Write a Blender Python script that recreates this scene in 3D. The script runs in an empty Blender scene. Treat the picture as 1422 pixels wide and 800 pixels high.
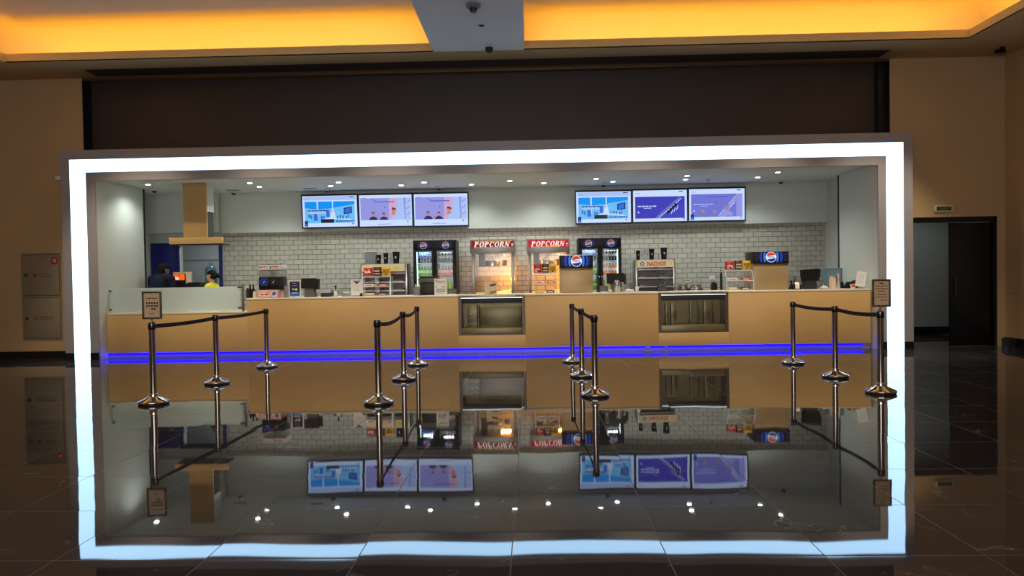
import bpy, bmesh, math, random
from math import pi, sin, cos, radians, sqrt
from mathutils import Vector, Matrix

SC = bpy.context.scene
COL = SC.collection

# ------------------------------------------------------------------ camera
F_PX, EYE = 1000.0, 1.5
PSI, THETA, ROLL = radians(1.566), radians(1.12), radians(.95)
FW = Vector((-sin(PSI) * cos(THETA), cos(PSI) * cos(THETA), -sin(THETA)))
_r0 = Vector((cos(PSI), sin(PSI), 0))
_u0 = Vector((-sin(PSI) * sin(THETA), cos(PSI) * sin(THETA), cos(THETA)))
RT = _r0 * cos(ROLL) - _u0 * sin(ROLL)
UP = _u0 * cos(ROLL) + _r0 * sin(ROLL)


def W(px, py, Y):
    """where the sight line of a photo point meets the plane at depth Y: (X, Z)"""
    d = FW + RT * ((px - 711) / F_PX) + UP * ((400 - py) / F_PX)
    t = Y / d.y
    return d.x * t, EYE + d.z * t


cd = bpy.data.cameras.new('camera')
cam = bpy.data.objects.new('camera', cd)
COL.objects.link(cam)
cd.sensor_fit = 'HORIZONTAL'
cd.sensor_width = 36
cd.lens = 36 * F_PX / 1422
cd.clip_end = 200
cam.matrix_world = Matrix(((RT.x, UP.x, -FW.x, 0), (RT.y, UP.y, -FW.y, 0), (RT.z, UP.z, -FW.z, EYE), (0, 0, 0, 1)))
SC.camera = cam
SC.view_settings.view_transform = 'Standard'
SC.view_settings.look = 'None'
SC.view_settings.gamma = 1
SC.view_settings.exposure = 0
SC.view_settings.use_curve_mapping = False
try:
    SC.cycles.use_denoising = True
    SC.cycles.max_bounces = 10
    SC.cycles.glossy_bounces = 5
    SC.cycles.transparent_max_bounces = 16
    SC.cycles.sample_clamp_indirect = 6
    SC.cycles.caustics_reflective = False
    SC.cycles.caustics_refractive = False
except Exception:
    pass
world = bpy.data.worlds.new('world')
SC.world = world
world.use_nodes = True
world.node_tree.nodes['Background'].inputs[0].default_value = (.03, .022, .016, 1)
world.node_tree.nodes['Background'].inputs[1].default_value = .3


# ------------------------------------------------------------------ materials
def lin(h):
    h = h.lstrip('#')
    v = [int(h[i:i + 2], 16) / 255 for i in (0, 2, 4)]
    return tuple(c / 12.92 if c <= .04045 else ((c + .055) / 1.055) ** 2.4 for c in v)


M = {}


def mat(name, col, rough=.5, metal=0., var=.08, scale=14., spec=.5, bump=0., coat=0.):
    m = bpy.data.materials.new(name)
    m.use_nodes = True
    nt = m.node_tree
    b = nt.nodes['Principled BSDF']
    c = lin(col) if isinstance(col, str) else col
    tc = nt.nodes.new('ShaderNodeTexCoord')
    nz = nt.nodes.new('ShaderNodeTexNoise')
    nz.inputs['Scale'].default_value = scale
    nz.inputs['Detail'].default_value = 4
    nt.links.new(tc.outputs['Object'], nz.inputs['Vector'])
    mx = nt.nodes.new('ShaderNodeMix')
    mx.data_type = 'RGBA'
    mx.inputs['A'].default_value = (*[x * (1 - var) for x in c], 1)
    mx.inputs['B'].default_value = (*[min(1, x * (1 + var)) for x in c], 1)
    nt.links.new(nz.outputs['Fac'], mx.inputs['Factor'])
    nt.links.new(mx.outputs['Result'], b.inputs['Base Color'])
    b.inputs['Roughness'].default_value = rough
    b.inputs['Metallic'].default_value = metal
    b.inputs['Specular IOR Level'].default_value = spec
    b.inputs['Coat Weight'].default_value = coat
    if bump:
        bp = nt.nodes.new('ShaderNodeBump')
        bp.inputs['Strength'].default_value = bump
        bp.inputs['Distance'].default_value = .01
        nt.links.new(nz.outputs['Fac'], bp.inputs['Height'])
        nt.links.new(bp.outputs['Normal'], b.inputs['Normal'])
    M[name] = m
    return m


def emit(name, col, strength=1.):
    m = bpy.data.materials.new(name)
    m.use_nodes = True
    b = m.node_tree.nodes['Principled BSDF']
    c = lin(col) if isinstance(col, str) else col
    b.inputs['Base Color'].default_value = (.02, .02, .02, 1)
    b.inputs['Roughness'].default_value = .4
    b.inputs['Specular IOR Level'].default_value = .15
    b.inputs['Emission Color'].default_value = (*c, 1)
    b.inputs['Emission Strength'].default_value = strength
    M[name] = m
    return m


def glass(name, col, gloss=.12, opac=0., body=None):
    """clear pane: transparent + mirror (+ a frosted body that scatters light)"""
    m = bpy.data.materials.new(name)
    m.use_nodes = True
    nt = m.node_tree
    nt.nodes.remove(nt.nodes['Principled BSDF'])
    out = nt.nodes['Material Output']
    tr = nt.nodes.new('ShaderNodeBsdfTransparent')
    tr.inputs[0].default_value = (*lin(col), 1)
    gl = nt.nodes.new('ShaderNodeBsdfGlossy')
    gl.inputs['Roughness'].default_value = .03
    lw = nt.nodes.new('ShaderNodeLayerWeight')
    lw.inputs['Blend'].default_value = .5
    pw = nt.nodes.new('ShaderNodeMath')
    pw.operation = 'POWER'
    pw.inputs[1].default_value = 4
    nt.links.new(lw.outputs['Facing'], pw.inputs[0])
    mul = nt.nodes.new('ShaderNodeMath')
    mul.operation = 'MULTIPLY_ADD'
    mul.inputs[1].default_value = .6
    mul.inputs[2].default_value = gloss
    nt.links.new(pw.outputs[0], mul.inputs[0])
    src = tr.outputs[0]
    if opac:
        df = nt.nodes.new('ShaderNodeBsdfDiffuse')
        df.inputs[0].default_value = (*lin(body), 1)
        tl = nt.nodes.new('ShaderNodeBsdfTranslucent')
        tl.inputs[0].default_value = (*lin(body), 1)
        a = nt.nodes.new('ShaderNodeMixShader')
        a.inputs[0].default_value = .6
        nt.links.new(df.outputs[0], a.inputs[1])
        nt.links.new(tl.outputs[0], a.inputs[2])
        b2 = nt.nodes.new('ShaderNodeMixShader')
        b2.inputs[0].default_value = opac
        nt.links.new(tr.outputs[0], b2.inputs[1])
        nt.links.new(a.outputs[0], b2.inputs[2])
        src = b2.outputs[0]
    mx = nt.nodes.new('ShaderNodeMixShader')
    nt.links.new(mul.outputs[0], mx.inputs[0])
    nt.links.new(src, mx.inputs[1])
    nt.links.new(gl.outputs[0], mx.inputs[2])
    nt.links.new(mx.outputs[0], out.inputs['Surface'])
    M[name] = m
    return m


mat('hall_wall', (.58, .39, .20), .75, var=.06, scale=1.3)
mat('hall_ceiling', (.58, .37, .17), .8, var=.04, scale=1)
mat('cove_paint', (.78, .70, .55), .8, var=.04, scale=2)
mat('beam_paint', (.80, .80, .80), .7, var=.04, scale=1)
mat('lip_paint', (.80, .58, .26), .7, var=.03)
mat('brown_panel', (.055, .040, .036), .45, var=.15, scale=2)
mat('black_trim', (.008, .008, .009), .35)
mat('black_stone', (.010, .009, .009), .12, var=.4, scale=6)
mat('white_wall', (.66, .69, .64), .55, var=.03, scale=2)
mat('kitchen_ceiling', (.80, .84, .82), .6, var=.03, scale=2)
mat('frame_grey', (.40, .38, .39), .35, var=.04, scale=2)
mat('corridor_wall', (.42, .42, .40), .7, var=.04)
mat('tan_laminate', (.64, .41, .165), .42, var=.035, scale=3)
mat('tan_stone', (.80, .72, .58), .3, var=.08, scale=18)
mat('steel', (.62, .61, .58), .28, 1., var=.06, scale=30)
mat('polished', (.80, .76, .70), .10, 1., var=.02)
mat('dark_steel', (.16, .15, .14), .35, .9)
mat('brown_metal', (.15, .105, .07), .4, .6)
mat('black_plastic', (.009, .009, .011), .4, var=.2, spec=.25)
mat('charcoal', (.026, .026, .029), .45, var=.15, spec=.3)
mat('dark_chrome', (.17, .14, .115), .2, 1.)
mat('kitchen_bounce', (.66, .66, .62), .4, var=.1)
mat('plinth_metal', (.45, .40, .40), .45, .2)
mat('grey_plastic', (.22, .22, .23), .5)
mat('brown_plastic', (.10, .085, .075), .45)
mat('rubber', (.006, .006, .006), .6)
mat('belt', (.010, .008, .008), .75, var=.3, scale=90)
mat('white_plastic', (.72, .72, .70), .45)
mat('paper', (.78, .76, .72), .7, var=.04)
mat('tan_paper', (.88, .62, .36), .7, var=.05)
mat('ink', (.03, .03, .04), .7)
mat('brown_ink', (.16, .08, .04), .7)
mat('navy_ink', (.015, .02, .07), .6)
mat('red', (.55, .015, .012), .45, var=.15)
mat('red_ink', (.55, .05, .04), .6)
mat('maroon', (.075, .012, .012), .45, var=.3)
mat('yellow', (.85, .52, .02), .45, var=.12)
mat('cream', (.78, .66, .42), .5)
mat('pink', (.72, .38, .36), .6, var=.15)
mat('orange_ink', (.85, .25, .03), .5)
mat('blue_ink', (.03, .14, .55), .5)
mat('green_ink', (.45, .75, .05), .5)
mat('blue_door', (.006, .010, .16), .5, var=.1, scale=3)
mat('blue_bin', (.16, .25, .31), .5)
mat('navy_cloth', (.007, .010, .026), .85, var=.3, scale=60, bump=.3, spec=.2)
mat('black_cloth', (.008, .008, .010), .9, var=.2, scale=60, spec=.15)
mat('yellow_cloth', (.85, .80, .02), .8, var=.08, scale=50, bump=.2)
mat('skin', (.55, .33, .23), .5, var=.05)
mat('skin_dark', (.28, .16, .11), .5, var=.06)
mat('hair', (.006, .005, .005), .6, var=.3, scale=80, spec=.15)
mat('eye_white', (.8, .8, .78), .3)
mat('lip', (.45, .12, .11), .5)
mat('cola', (.015, .007, .005), .12)
mat('green_drink', (.04, .42, .03), .15)
mat('orange_drink', (.90, .24, .02), .15)
mat('lime_drink', (.55, .75, .05), .2)
mat('label_white', (.8, .8, .82), .4)
mat('label_blue', (.12, .12, .55), .4)
mat('label_lime', (.60, .80, .15), .4)
mat('wood_straw', (.72, .55, .40), .7)
mat('bag_white', (.75, .76, .75), .5)
mat('dark_glass', (.012, .014, .02), .08)
mat('door_black', (.004, .004, .005), .25)
mat('sign_green', (.02, .07, .02), .4)
mat('cabinet_beige', (.30, .24, .16), .5, var=.06, scale=4)
mat('popcorn_food', (.85, .70, .35), .8, var=.2, scale=60, bump=1.)
mat('case_panel', (.26, .20, .10), .4, .2)
mat('alu', (.40, .40, .37), .35, .7)
mat('bronze_steel', (.40, .33, .27), .14, 1., var=.02)
mat('olive_steel', (.24, .20, .105), .35, .45, var=.1, scale=5)
glass('clear_glass', '#ffffff', .015)
glass('milky', '#ffffff', .03, .62, '#c9cccd')
glass('acrylic', '#ffffff', .03, .16, '#f4fafa')
glass('frosted_glass', '#f0f8f4', .02, .82, '#e6eeec')
glass('bottle_clear', '#cfe4ff', .06, .25, '#6f9fdc')
glass('water_bottle', '#b9dbe6', .04, .22, '#8fb4c2')
emit('strip_white', (.44, .71, 1.0), 4.2)
emit('blue_led', (.0012, .0, 1.0), 10)
emit('downlight', (1, .97, .92), 40)
emit('fridge_led', (.75, 1, .98), 3)
emit('fridge_back_glow', (.45, .62, .66), .55)
emit('case_led', (.85, 1, .95), 3)
emit('sign_red', (.33, .002, .01), .75)
emit('sign_red_hot', (.58, .003, .02), .9)
emit('sign_yellow', (1., .62, .15), .75)
emit('sign_text', (1., .93, .85), 1.0)
emit('logo_white', (.9, .92, 1.), .95)
emit('logo_dim', (.8, .82, .9), .5)
emit('logo_red_dim', (.7, .05, .03), .5)
emit('logo_blue_dim', (.0, .02, .4), .5)
emit('logo_red', (.85, .05, .03), .75)
emit('logo_blue', (.0, .02, .5), .75)
emit('logo_glow', (.01, .01, .10), .6)
emit('ring_blue', (.03, .20, .85), .9)
emit('ring_dim', (.01, .05, .40), .8)
emit('scr_white', (.55, .68, 1.), 1.05)
emit('scr_pale', (.40, .55, .95), .95)
emit('scr_sky', (.0, .30, .95), .95)
emit('scr_skylight', (.15, .55, .98), .9)
emit('scr_blue', (.03, .16, .72), .9)
emit('scr_navy', (.015, .02, .18), .8)
emit('scr_lilac', (.30, .31, .78), .95)
emit('scr_pink', (.62, .40, .62), .95)
emit('scr_indigo', (.05, .05, .52), .9)
emit('scr_violet', (.17, .18, .68), .95)
emit('scr_face', (.60, .24, .18), .9)
emit('scr_hair', (.05, .03, .05), .8)
emit('scr_black', (.006, .008, .02), .8)
emit('scr_greyblue', (.16, .22, .50), .9)
emit('scr_orange', (.95, .13, .0), 1.)
emit('slush_blue', (.01, .10, .55), .18)


def tile_wall_material():
    m = bpy.data.materials.new('subway_tile')
    m.use_nodes = True
    nt = m.node_tree
    b = nt.nodes['Principled BSDF']
    tc = nt.nodes.new('ShaderNodeNewGeometry')
    mp = nt.nodes.new('ShaderNodeMapping')
    mp.inputs['Rotation'].default_value = (pi / 2, 0, 0)
    nt.links.new(tc.outputs['Position'], mp.inputs['Vector'])
    br = nt.nodes.new('ShaderNodeTexBrick')
    br.inputs['Scale'].default_value = 1
    br.inputs['Brick Width'].default_value = .212
    br.inputs['Row Height'].default_value = .112
    br.inputs['Mortar Size'].default_value = .0055
    br.inputs['Mortar Smooth'].default_value = .2
    br.inputs['Color1'].default_value = (.58, .56, .48, 1)
    br.inputs['Color2'].default_value = (.50, .48, .41, 1)
    br.inputs['Mortar'].default_value = (.12, .11, .09, 1)
    sx = nt.nodes.new('ShaderNodeSeparateXYZ')
    cx = nt.nodes.new('ShaderNodeCombineXYZ')
    nt.links.new(tc.outputs['Position'], sx.inputs[0])
    nt.links.new(sx.outputs['X'], cx.inputs['X'])
    nt.links.new(sx.outputs['Z'], cx.inputs['Y'])
    nt.links.new(cx.outputs[0], br.inputs['Vector'])
    nt.links.new(br.outputs['Color'], b.inputs['Base Color'])
    bp = nt.nodes.new('ShaderNodeBump')
    bp.invert = True
    bp.inputs['Distance'].default_value = .004
    bp.inputs['Strength'].default_value = .6
    nt.links.new(br.outputs['Fac'], bp.inputs['Height'])
    nt.links.new(bp.outputs['Normal'], b.inputs['Normal'])
    b.inputs['Roughness'].default_value = .28
    M['subway_tile'] = m


def floor_material():
    m = bpy.data.materials.new('polished_marble')
    m.use_nodes = True
    nt = m.node_tree
    N, L = nt.nodes, nt.links
    b = N['Principled BSDF']
    g = N.new('ShaderNodeNewGeometry')
    mp = N.new('ShaderNodeMapping')
    mp.inputs['Location'].default_value = (.130, -4.59 + .818 * 10, 0)
    L.new(g.outputs['Position'], mp.inputs['Vector'])
    br = N.new('ShaderNodeTexBrick')
    br.offset = 0
    br.inputs['Scale'].default_value = 1
    br.inputs['Brick Width'].default_value = .820
    br.inputs['Row Height'].default_value = .818
    br.inputs['Mortar Size'].default_value = .0028
    br.inputs['Mortar Smooth'].default_value = 0
    br.inputs['Color1'].default_value = (0, 0, 0, 1)
    br.inputs['Color2'].default_value = (1, 1, 1, 1)
    br.inputs['Mortar'].default_value = (.5, .5, .5, 1)
    L.new(mp.outputs[0], br.inputs['Vector'])
    # a stone with thin pale veins
    nz = N.new('ShaderNodeTexNoise')
    nz.inputs['Scale'].default_value = 2.2
    nz.inputs['Detail'].default_value = 9
    nz.inputs['Distortion'].default_value = 1.4
    off = N.new('ShaderNodeVectorMath')
    off.operation = 'MULTIPLY_ADD'
    off.inputs[1].default_value = (9, 5, 7)
    L.new(br.outputs['Color'], off.inputs[0])
    L.new(g.outputs['Position'], off.inputs[2])
    L.new(off.outputs[0], nz.inputs['Vector'])
    v = N.new('ShaderNodeValToRGB')
    e = v.color_ramp.elements
    e[0].position, e[0].color = .488, (0, 0, 0, 1)
    e[1].position, e[1].color = .50, (1, 1, 1, 1)
    e2 = v.color_ramp.elements.new(.512)
    e2.color = (0, 0, 0, 1)
    L.new(nz.outputs['Fac'], v.inputs['Fac'])
    nz2 = N.new('ShaderNodeTexNoise')
    nz2.inputs['Scale'].default_value = 3
    L.new(off.outputs[0], nz2.inputs['Vector'])
    gate = N.new('ShaderNodeMapRange')
    gate.inputs['From Min'].default_value = .54
    gate.inputs['From Max'].default_value = .70
    L.new(nz2.outputs['Fac'], gate.inputs['Value'])
    vm = N.new('ShaderNodeMath')
    vm.operation = 'MULTIPLY'
    L.new(v.outputs['Color'], vm.inputs[0])
    L.new(gate.outputs[0], vm.inputs[1])
    base = N.new('ShaderNodeMix')
    base.data_type = 'RGBA'
    base.inputs['A'].default_value = (.034, .030, .031, 1)
    base.inputs['B'].default_value = (.066, .058, .058, 1)
    L.new(nz2.outputs['Fac'], base.inputs['Factor'])
    vein = N.new('ShaderNodeMix')
    vein.data_type = 'RGBA'
    vein.inputs['B'].default_value = (.30, .26, .22, 1)
    L.new(base.outputs['Result'], vein.inputs['A'])
    L.new(vm.outputs[0], vein.inputs['Factor'])
    gr = N.new('ShaderNodeMix')
    gr.data_type = 'RGBA'
    gr.inputs['B'].default_value = (.11, .085, .065, 1)
    L.new(vein.outputs['Result'], gr.inputs['A'])
    L.new(br.outputs['Fac'], gr.inputs['Factor'])
    L.new(gr.outputs['Result'], b.inputs['Base Color'])
    rr = N.new('ShaderNodeMapRange')
    rr.inputs['To Min'].default_value = .025
    rr.inputs['To Max'].default_value = .5
    L.new(br.outputs['Fac'], rr.inputs['Value'])
    L.new(rr.outputs[0], b.inputs['Roughness'])
    b.inputs['IOR'].default_value = 1.85
    # every tile is laid very slightly out of true, its polish very slightly wavy
    wn = N.new('ShaderNodeTexWhiteNoise')
    L.new(br.outputs['Color'], wn.inputs['Vector'])
    lw = N.new('ShaderNodeTexNoise')
    lw.inputs['Scale'].default_value = 1.6
    lw.inputs['Detail'].default_value = 1
    L.new(g.outputs['Position'], lw.inputs['Vector'])
    s1 = N.new('ShaderNodeVectorMath')
    s1.operation = 'SUBTRACT'
    s1.inputs[1].default_value = (.5, .5, .5)
    L.new(wn.outputs['Color'], s1.inputs[0])
    s2 = N.new('ShaderNodeVectorMath')
    s2.operation = 'SUBTRACT'
    s2.inputs[1].default_value = (.5, .5, .5)
    L.new(lw.outputs['Color'], s2.inputs[0])
    m1 = N.new('ShaderNodeVectorMath')
    m1.operation = 'SCALE'
    m1.inputs['Scale'].default_value = .0035
    L.new(s1.outputs[0], m1.inputs[0])
    m2 = N.new('ShaderNodeVectorMath')
    m2.operation = 'SCALE'
    m2.inputs['Scale'].default_value = .006
    L.new(s2.outputs[0], m2.inputs[0])
    a1 = N.new('ShaderNodeVectorMath')
    L.new(m1.outputs[0], a1.inputs[0])
    L.new(m2.outputs[0], a1.inputs[1])
    a2 = N.new('ShaderNodeVectorMath')
    L.new(a1.outputs[0], a2.inputs[0])
    L.new(g.outputs['Normal'], a2.inputs[1])
    nn = N.new('ShaderNodeVectorMath')
    nn.operation = 'NORMALIZE'
    L.new(a2.outputs[0], nn.inputs[0])
    L.new(nn.outputs[0], b.inputs['Normal'])
    M['polished_marble'] = m


tile_wall_material()
floor_material()

# ------------------------------------------------------------------ mesh building
_text_cache = {}


def text_geometry(body, shear=0., bold=0., spacing=1.):
    key = (body, shear, bold, spacing)
    if key not in _text_cache:
        cu = bpy.data.curves.new('text', 'FONT')
        cu.body = body
        cu.shear = shear
        cu.offset = bold
        cu.space_character = spacing
        cu.resolution_u = 3
        o = bpy.data.objects.new('text', cu)
        COL.objects.link(o)
        dg = bpy.context.evaluated_depsgraph_get()
        me = bpy.data.meshes.new_from_object(o.evaluated_get(dg))
        vs = [(v.co.x, v.co.y) for v in me.vertices]
        fs = [tuple(p.vertices) for p in me.polygons]
        bpy.data.objects.remove(o)
        bpy.data.curves.remove(cu)
        bpy.data.meshes.remove(me)
        _text_cache[key] = (vs, fs)
    return _text_cache[key]


class MB:
    """collects shapes and links them as ONE mesh object"""

    def __init__(self):
        self.bm = bmesh.new()
        self.mats = []

    def mi(self, m):
        if m not in self.mats:
            self.mats.append(m)
        return self.mats.index(m)

    def face(self, pts, m, smooth=False):
        f = self.bm.faces.new([self.bm.verts.new(p) for p in pts])
        f.material_index = self.mi(m)
        f.smooth = smooth
        return f

    def box(self, x0, x1, y0, y1, z0, z1, m, bev=0.):
        k = self.mi(m)
        r = bmesh.ops.create_cube(self.bm, size=1)
        vs = r['verts']
        bmesh.ops.scale(self.bm, vec=(x1 - x0, y1 - y0, z1 - z0), verts=vs)
        bmesh.ops.translate(self.bm, vec=((x0 + x1) / 2, (y0 + y1) / 2, (z0 + z1) / 2), verts=vs)
        fs = {f for v in vs for f in v.link_faces}
        if bev:
            es = {e for v in vs for e in v.link_edges}
            rb = bmesh.ops.bevel(self.bm, geom=list(es), offset=bev, segments=2, affect='EDGES', profile=.5)
            fs = {f for f in fs if f.is_valid} | set(rb['faces'])
        for f in fs:
            f.material_index = k
        return self

    def lathe(self, prof, m, c=(0, 0, 0), n=24, axis='z', smooth=True, caps=True):
        """prof: [(radius, height)] bottom to top"""
        k = self.mi(m)

        def put(r, h, a):
            x, y = r * cos(a), r * sin(a)
            if axis == 'z':
                return (c[0] + x, c[1] + y, c[2] + h)
            if axis == 'y':
                return (c[0] + x, c[1] + h, c[2] - y)
            return (c[0] + h, c[1] + x, c[2] + y)
        rings = []
        for r, h in prof:
            if r < 1e-6:
                rings.append([self.bm.verts.new(put(0, h, 0))])
            else:
                rings.append([self.bm.verts.new(put(r, h, 2 * pi * i / n)) for i in range(n)])
        fs = []
        for a, b in zip(rings, rings[1:]):
            for i in range(n):
                j = (i + 1) % n
                if len(a) == 1 and len(b) == 1:
                    continue
                if len(a) == 1:
                    q = (a[0], b[j], b[i])
                elif len(b) == 1:
                    q = (a[i], a[j], b[0])
                else:
                    q = (a[i], a[j], b[j], b[i])
                f = self.bm.faces.new(q)
                f.smooth = smooth
                fs.append(f)
        if caps:
            if len(rings[0]) > 1:
                fs.append(self.bm.faces.new([self.bm.verts.new(v.co) for v in reversed(rings[0])]))
            if len(rings[-1]) > 1:
                fs.append(self.bm.faces.new([self.bm.verts.new(v.co) for v in rings[-1]]))
        for f in fs:
            f.material_index = k
        return self

    def cyl(self, c, r, h, m, n=20, axis='z', r2=None):
        return self.lathe([(r, 0), (r if r2 is None else r2, h)], m, c, n, axis)

    def tube(self, pts, r, m, n=8, close_ends=True):
        k = self.mi(m)
        pts = [Vector(p) for p in pts]
        rings = []
        ref = None
        for i, p in enumerate(pts):
            t = (pts[min(i + 1, len(pts) - 1)] - pts[max(i - 1, 0)]).normalized()
            if ref is None:
                ref = Vector((0, 0, 1)) if abs(t.z) < .9 else Vector((1, 0, 0))
            u = t.cross(ref).normalized()
            v = u.cross(t).normalized()
            ref = v
            rr = r[i] if isinstance(r, (list, tuple)) else r
            rings.append([self.bm.verts.new(p + u * rr * cos(2 * pi * j / n) + v * rr * sin(2 * pi * j / n)) for j in range(n)])
        for a, b in zip(rings, rings[1:]):
            for j in range(n):
                f = self.bm.faces.new((a[j], a[(j + 1) % n], b[(j + 1) % n], b[j]))
                f.smooth = True
                f.material_index = k
        if close_ends:
            for q in (list(reversed(rings[0])), rings[-1]):
                self.bm.faces.new(q).material_index = k
        return self

    def prism(self, pts, y0, y1, m):
        """outline [(x, z)] given real thickness from y0 to y1"""
        k = self.mi(m)
        a = [self.bm.verts.new((x, y0, z)) for x, z in pts]
        b = [self.bm.verts.new((x, y1, z)) for x, z in pts]
        n = len(pts)
        fs = [self.bm.faces.new(a), self.bm.faces.new(list(reversed(b)))]
        for i in range(n):
            fs.append(self.bm.faces.new((a[(i + 1) % n], a[i], b[i], b[(i + 1) % n])))
        for f in fs:
            f.material_index = k
        return self

    def prism_x(self, pts, x0, x1, m):
        """outline [(y, z)] given real width from x0 to x1"""
        k = self.mi(m)
        a = [self.bm.verts.new((x0, y, z)) for y, z in pts]
        b = [self.bm.verts.new((x1, y, z)) for y, z in pts]
        n = len(pts)
        fs = [self.bm.faces.new(list(reversed(a))), self.bm.faces.new(b)]
        for i in range(n):
            fs.append(self.bm.faces.new((a[i], a[(i + 1) % n], b[(i + 1) % n], b[i])))
        for f in fs:
            f.material_index = k
        return self

    def quad(self, x0, x1, z0, z1, y, m):
        """a print lying on a face that looks towards -y"""
        return self.face(((x0, y, z0), (x1, y, z0), (x1, y, z1), (x0, y, z1)), m) and self

    def poly(self, pts, y, m):
        self.face([(x, y, z) for x, z in pts], m)
        return self

    def disc(self, x, z, r, y, m, n=28, rx=None):
        rx = rx or r
        return self.poly([(x + rx * cos(2 * pi * i / n), z + r * sin(2 * pi * i / n)) for i in range(n)], y, m)

    def text(self, body, x0, x1, z0, z1, y, m, shear=0., bold=0., spacing=1.):
        vs, fs = text_geometry(body, shear, bold, spacing)
        xs = [v[0] for v in vs]
        zs = [v[1] for v in vs]
        ax, bx, az, bz = min(xs), max(xs), min(zs), max(zs)
        k = self.mi(m)
        nv = [self.bm.verts.new((x0 + (a - ax) / (bx - ax) * (x1 - x0), y, z0 + (b - az) / (bz - az) * (z1 - z0))) for a, b in vs]
        for f in fs:
            try:
                self.bm.faces.new([nv[i] for i in f]).material_index = k
            except ValueError:
                pass
        return self

    def serif(self, word, x0, x1, z0, z1, y, m, shear=.28):
        """bold slanted letters with serifs, thick and thin strokes"""
        def ring(cx, cz, ro, rz, ri, rzi, a0, a1, n=18):
            o = []
            for i in range(n):
                p, q = radians(a0 + (a1 - a0) * i / n), radians(a0 + (a1 - a0) * (i + 1) / n)
                o.append([(cx + ro * cos(p), cz + rz * sin(p)), (cx + ro * cos(q), cz + rz * sin(q)), (cx + ri * cos(q), cz + rzi * sin(q)), (cx + ri * cos(p), cz + rzi * sin(p))])
            return o
        R = lambda a, b, c, d: [(a, c), (b, c), (b, d), (a, d)]
        pp = [R(.10, .36, 0, 1), R(0, .50, 0, .07), R(0, .40, .93, 1)] + ring(.36, .73, .44, .27, .20, .19, -90, 90)
        G = {'P': pp, 'R': pp + [[(.40, .50), (.62, .50), (1.0, 0), (.72, 0)], R(.70, 1.02, 0, .06)], 'O': ring(.46, .5, .46, .52, .20, .44, 0, 360, 28),
             'C': ring(.46, .5, .46, .52, .20, .44, 42, 318, 24) + [R(.74, .84, .62, .98)],
             'N': [R(.10, .20, 0, 1), R(.76, .86, 0, 1), [(.02, 1), (.32, 1), (.86, 0), (.64, 0)], R(0, .30, 0, .06), R(.66, .98, .94, 1)]}
        k = self.mi(m)
        adv, tot = [], 0
        for ch in word:
            adv.append(tot)
            tot += 1.03
        sx = (x1 - x0) / (tot + shear)
        for ch, a in zip(word, adv):
            for poly in G[ch]:
                vs = [self.bm.verts.new((x0 + (a + px + shear * pz) * sx, y, z0 + pz * (z1 - z0))) for px, pz in poly]
                f = self.bm.faces.new(vs)
                f.material_index = k
                f.normal_update()
                if f.normal.y > 0:
                    f.normal_flip()
        return self

    def lines(self, x0, x1, z, h, y, m, seed=0, gap=.25):
        """a line of print too small to read: one short dash per word"""
        rnd = random.Random(seed)
        x = x0
        while x < x1 - h * .5:
            w = min(x1 - x, h * rnd.uniform(1.2, 3.4))
            self.quad(x, x + w, z, z + h, y, m)
            x += w + h * (gap + .35)
        return self

    def move(self, v):
        bmesh.ops.translate(self.bm, vec=v, verts=self.bm.verts)
        return self

    def rot(self, a, axis='Z', c=(0, 0, 0)):
        bmesh.ops.rotate(self.bm, cent=c, matrix=Matrix.Rotation(a, 3, axis), verts=self.bm.verts)
        return self

    def build(self, name, parent=None, kind=None, label=None):
        me = bpy.data.meshes.new(name)
        self.bm.normal_update()
        self.bm.to_mesh(me)
        self.bm.free()
        for m in self.mats:
            me.materials.append(M[m])
        me.set_sharp_from_angle(angle=radians(42))
        o = bpy.data.objects.new(name, me)
        COL.objects.link(o)
        if parent:
            o.parent = parent
        if kind:
            o['kind'] = kind
        if label:
            o['label'] = label
        return o


def thing(name, label, cat, loc=(0, 0, 0), rotz=0., group=None):
    o = bpy.data.objects.new(name, None)
    COL.objects.link(o)
    o.empty_display_size = .1
    o.location = loc
    o.rotation_euler = (0, 0, rotz)
    return tag(o, label, cat, group)


def tag(o, label, cat, group=None):
    o['label'] = label
    o['category'] = cat
    if group:
        o['group'] = group
    return o


def dup(o, loc, label, group=None, rotz=None, keep=None):
    """a copy of a thing with copies of its parts and their sub-parts"""
    r = o.copy()
    COL.objects.link(r)
    r.location = loc
    if rotz is not None:
        r.rotation_euler = (0, 0, rotz)
    r['label'] = label
    if group:
        r['group'] = group
    for ch in list(o.children):
        if keep and not keep(ch):
            continue
        c = ch.copy()
        COL.objects.link(c)
        c.parent = r
        for g in list(ch.children):
            d = g.copy()
            COL.objects.link(d)
            d.parent = c
    return r


def struct(name, mb):
    return mb.build(name, kind='structure')


def lamp(name, kind, loc, energy, col, size=.1, size_y=None, rot=(0, 0, 0), spot=None, blend=.6, spread=None):
    ld = bpy.data.lights.new(name, kind)
    ld.energy = energy
    ld.color = col
    if kind == 'AREA':
        ld.size = size
        if size_y:
            ld.shape = 'RECTANGLE'
            ld.size_y = size_y
        else:
            ld.shape = 'DISK'
        if spread:
            ld.spread = spread
    else:
        ld.shadow_soft_size = size
    if spot:
        ld.spot_size = spot
        ld.spot_blend = blend
    o = bpy.data.objects.new(name, ld)
    COL.objects.link(o)
    o.location = loc
    o.rotation_euler = rot
    return o


ORD = ['first', 'second', 'third', 'fourth', 'fifth', 'sixth', 'seventh', 'eighth', 'ninth', 'tenth']

# ================================================================== THE SETTING
YW = 13.72          # the hall's far wall, and the front of the counter
YF = 13.36          # front of the lit frame
XL, XR = -11.0, 8.86
ZS = 5.40           # soffit
KB = 16.3           # kitchen's back wall
OX0, OX1, OZ = -8.19, 6.36, 3.38     # opening of the frame

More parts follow.
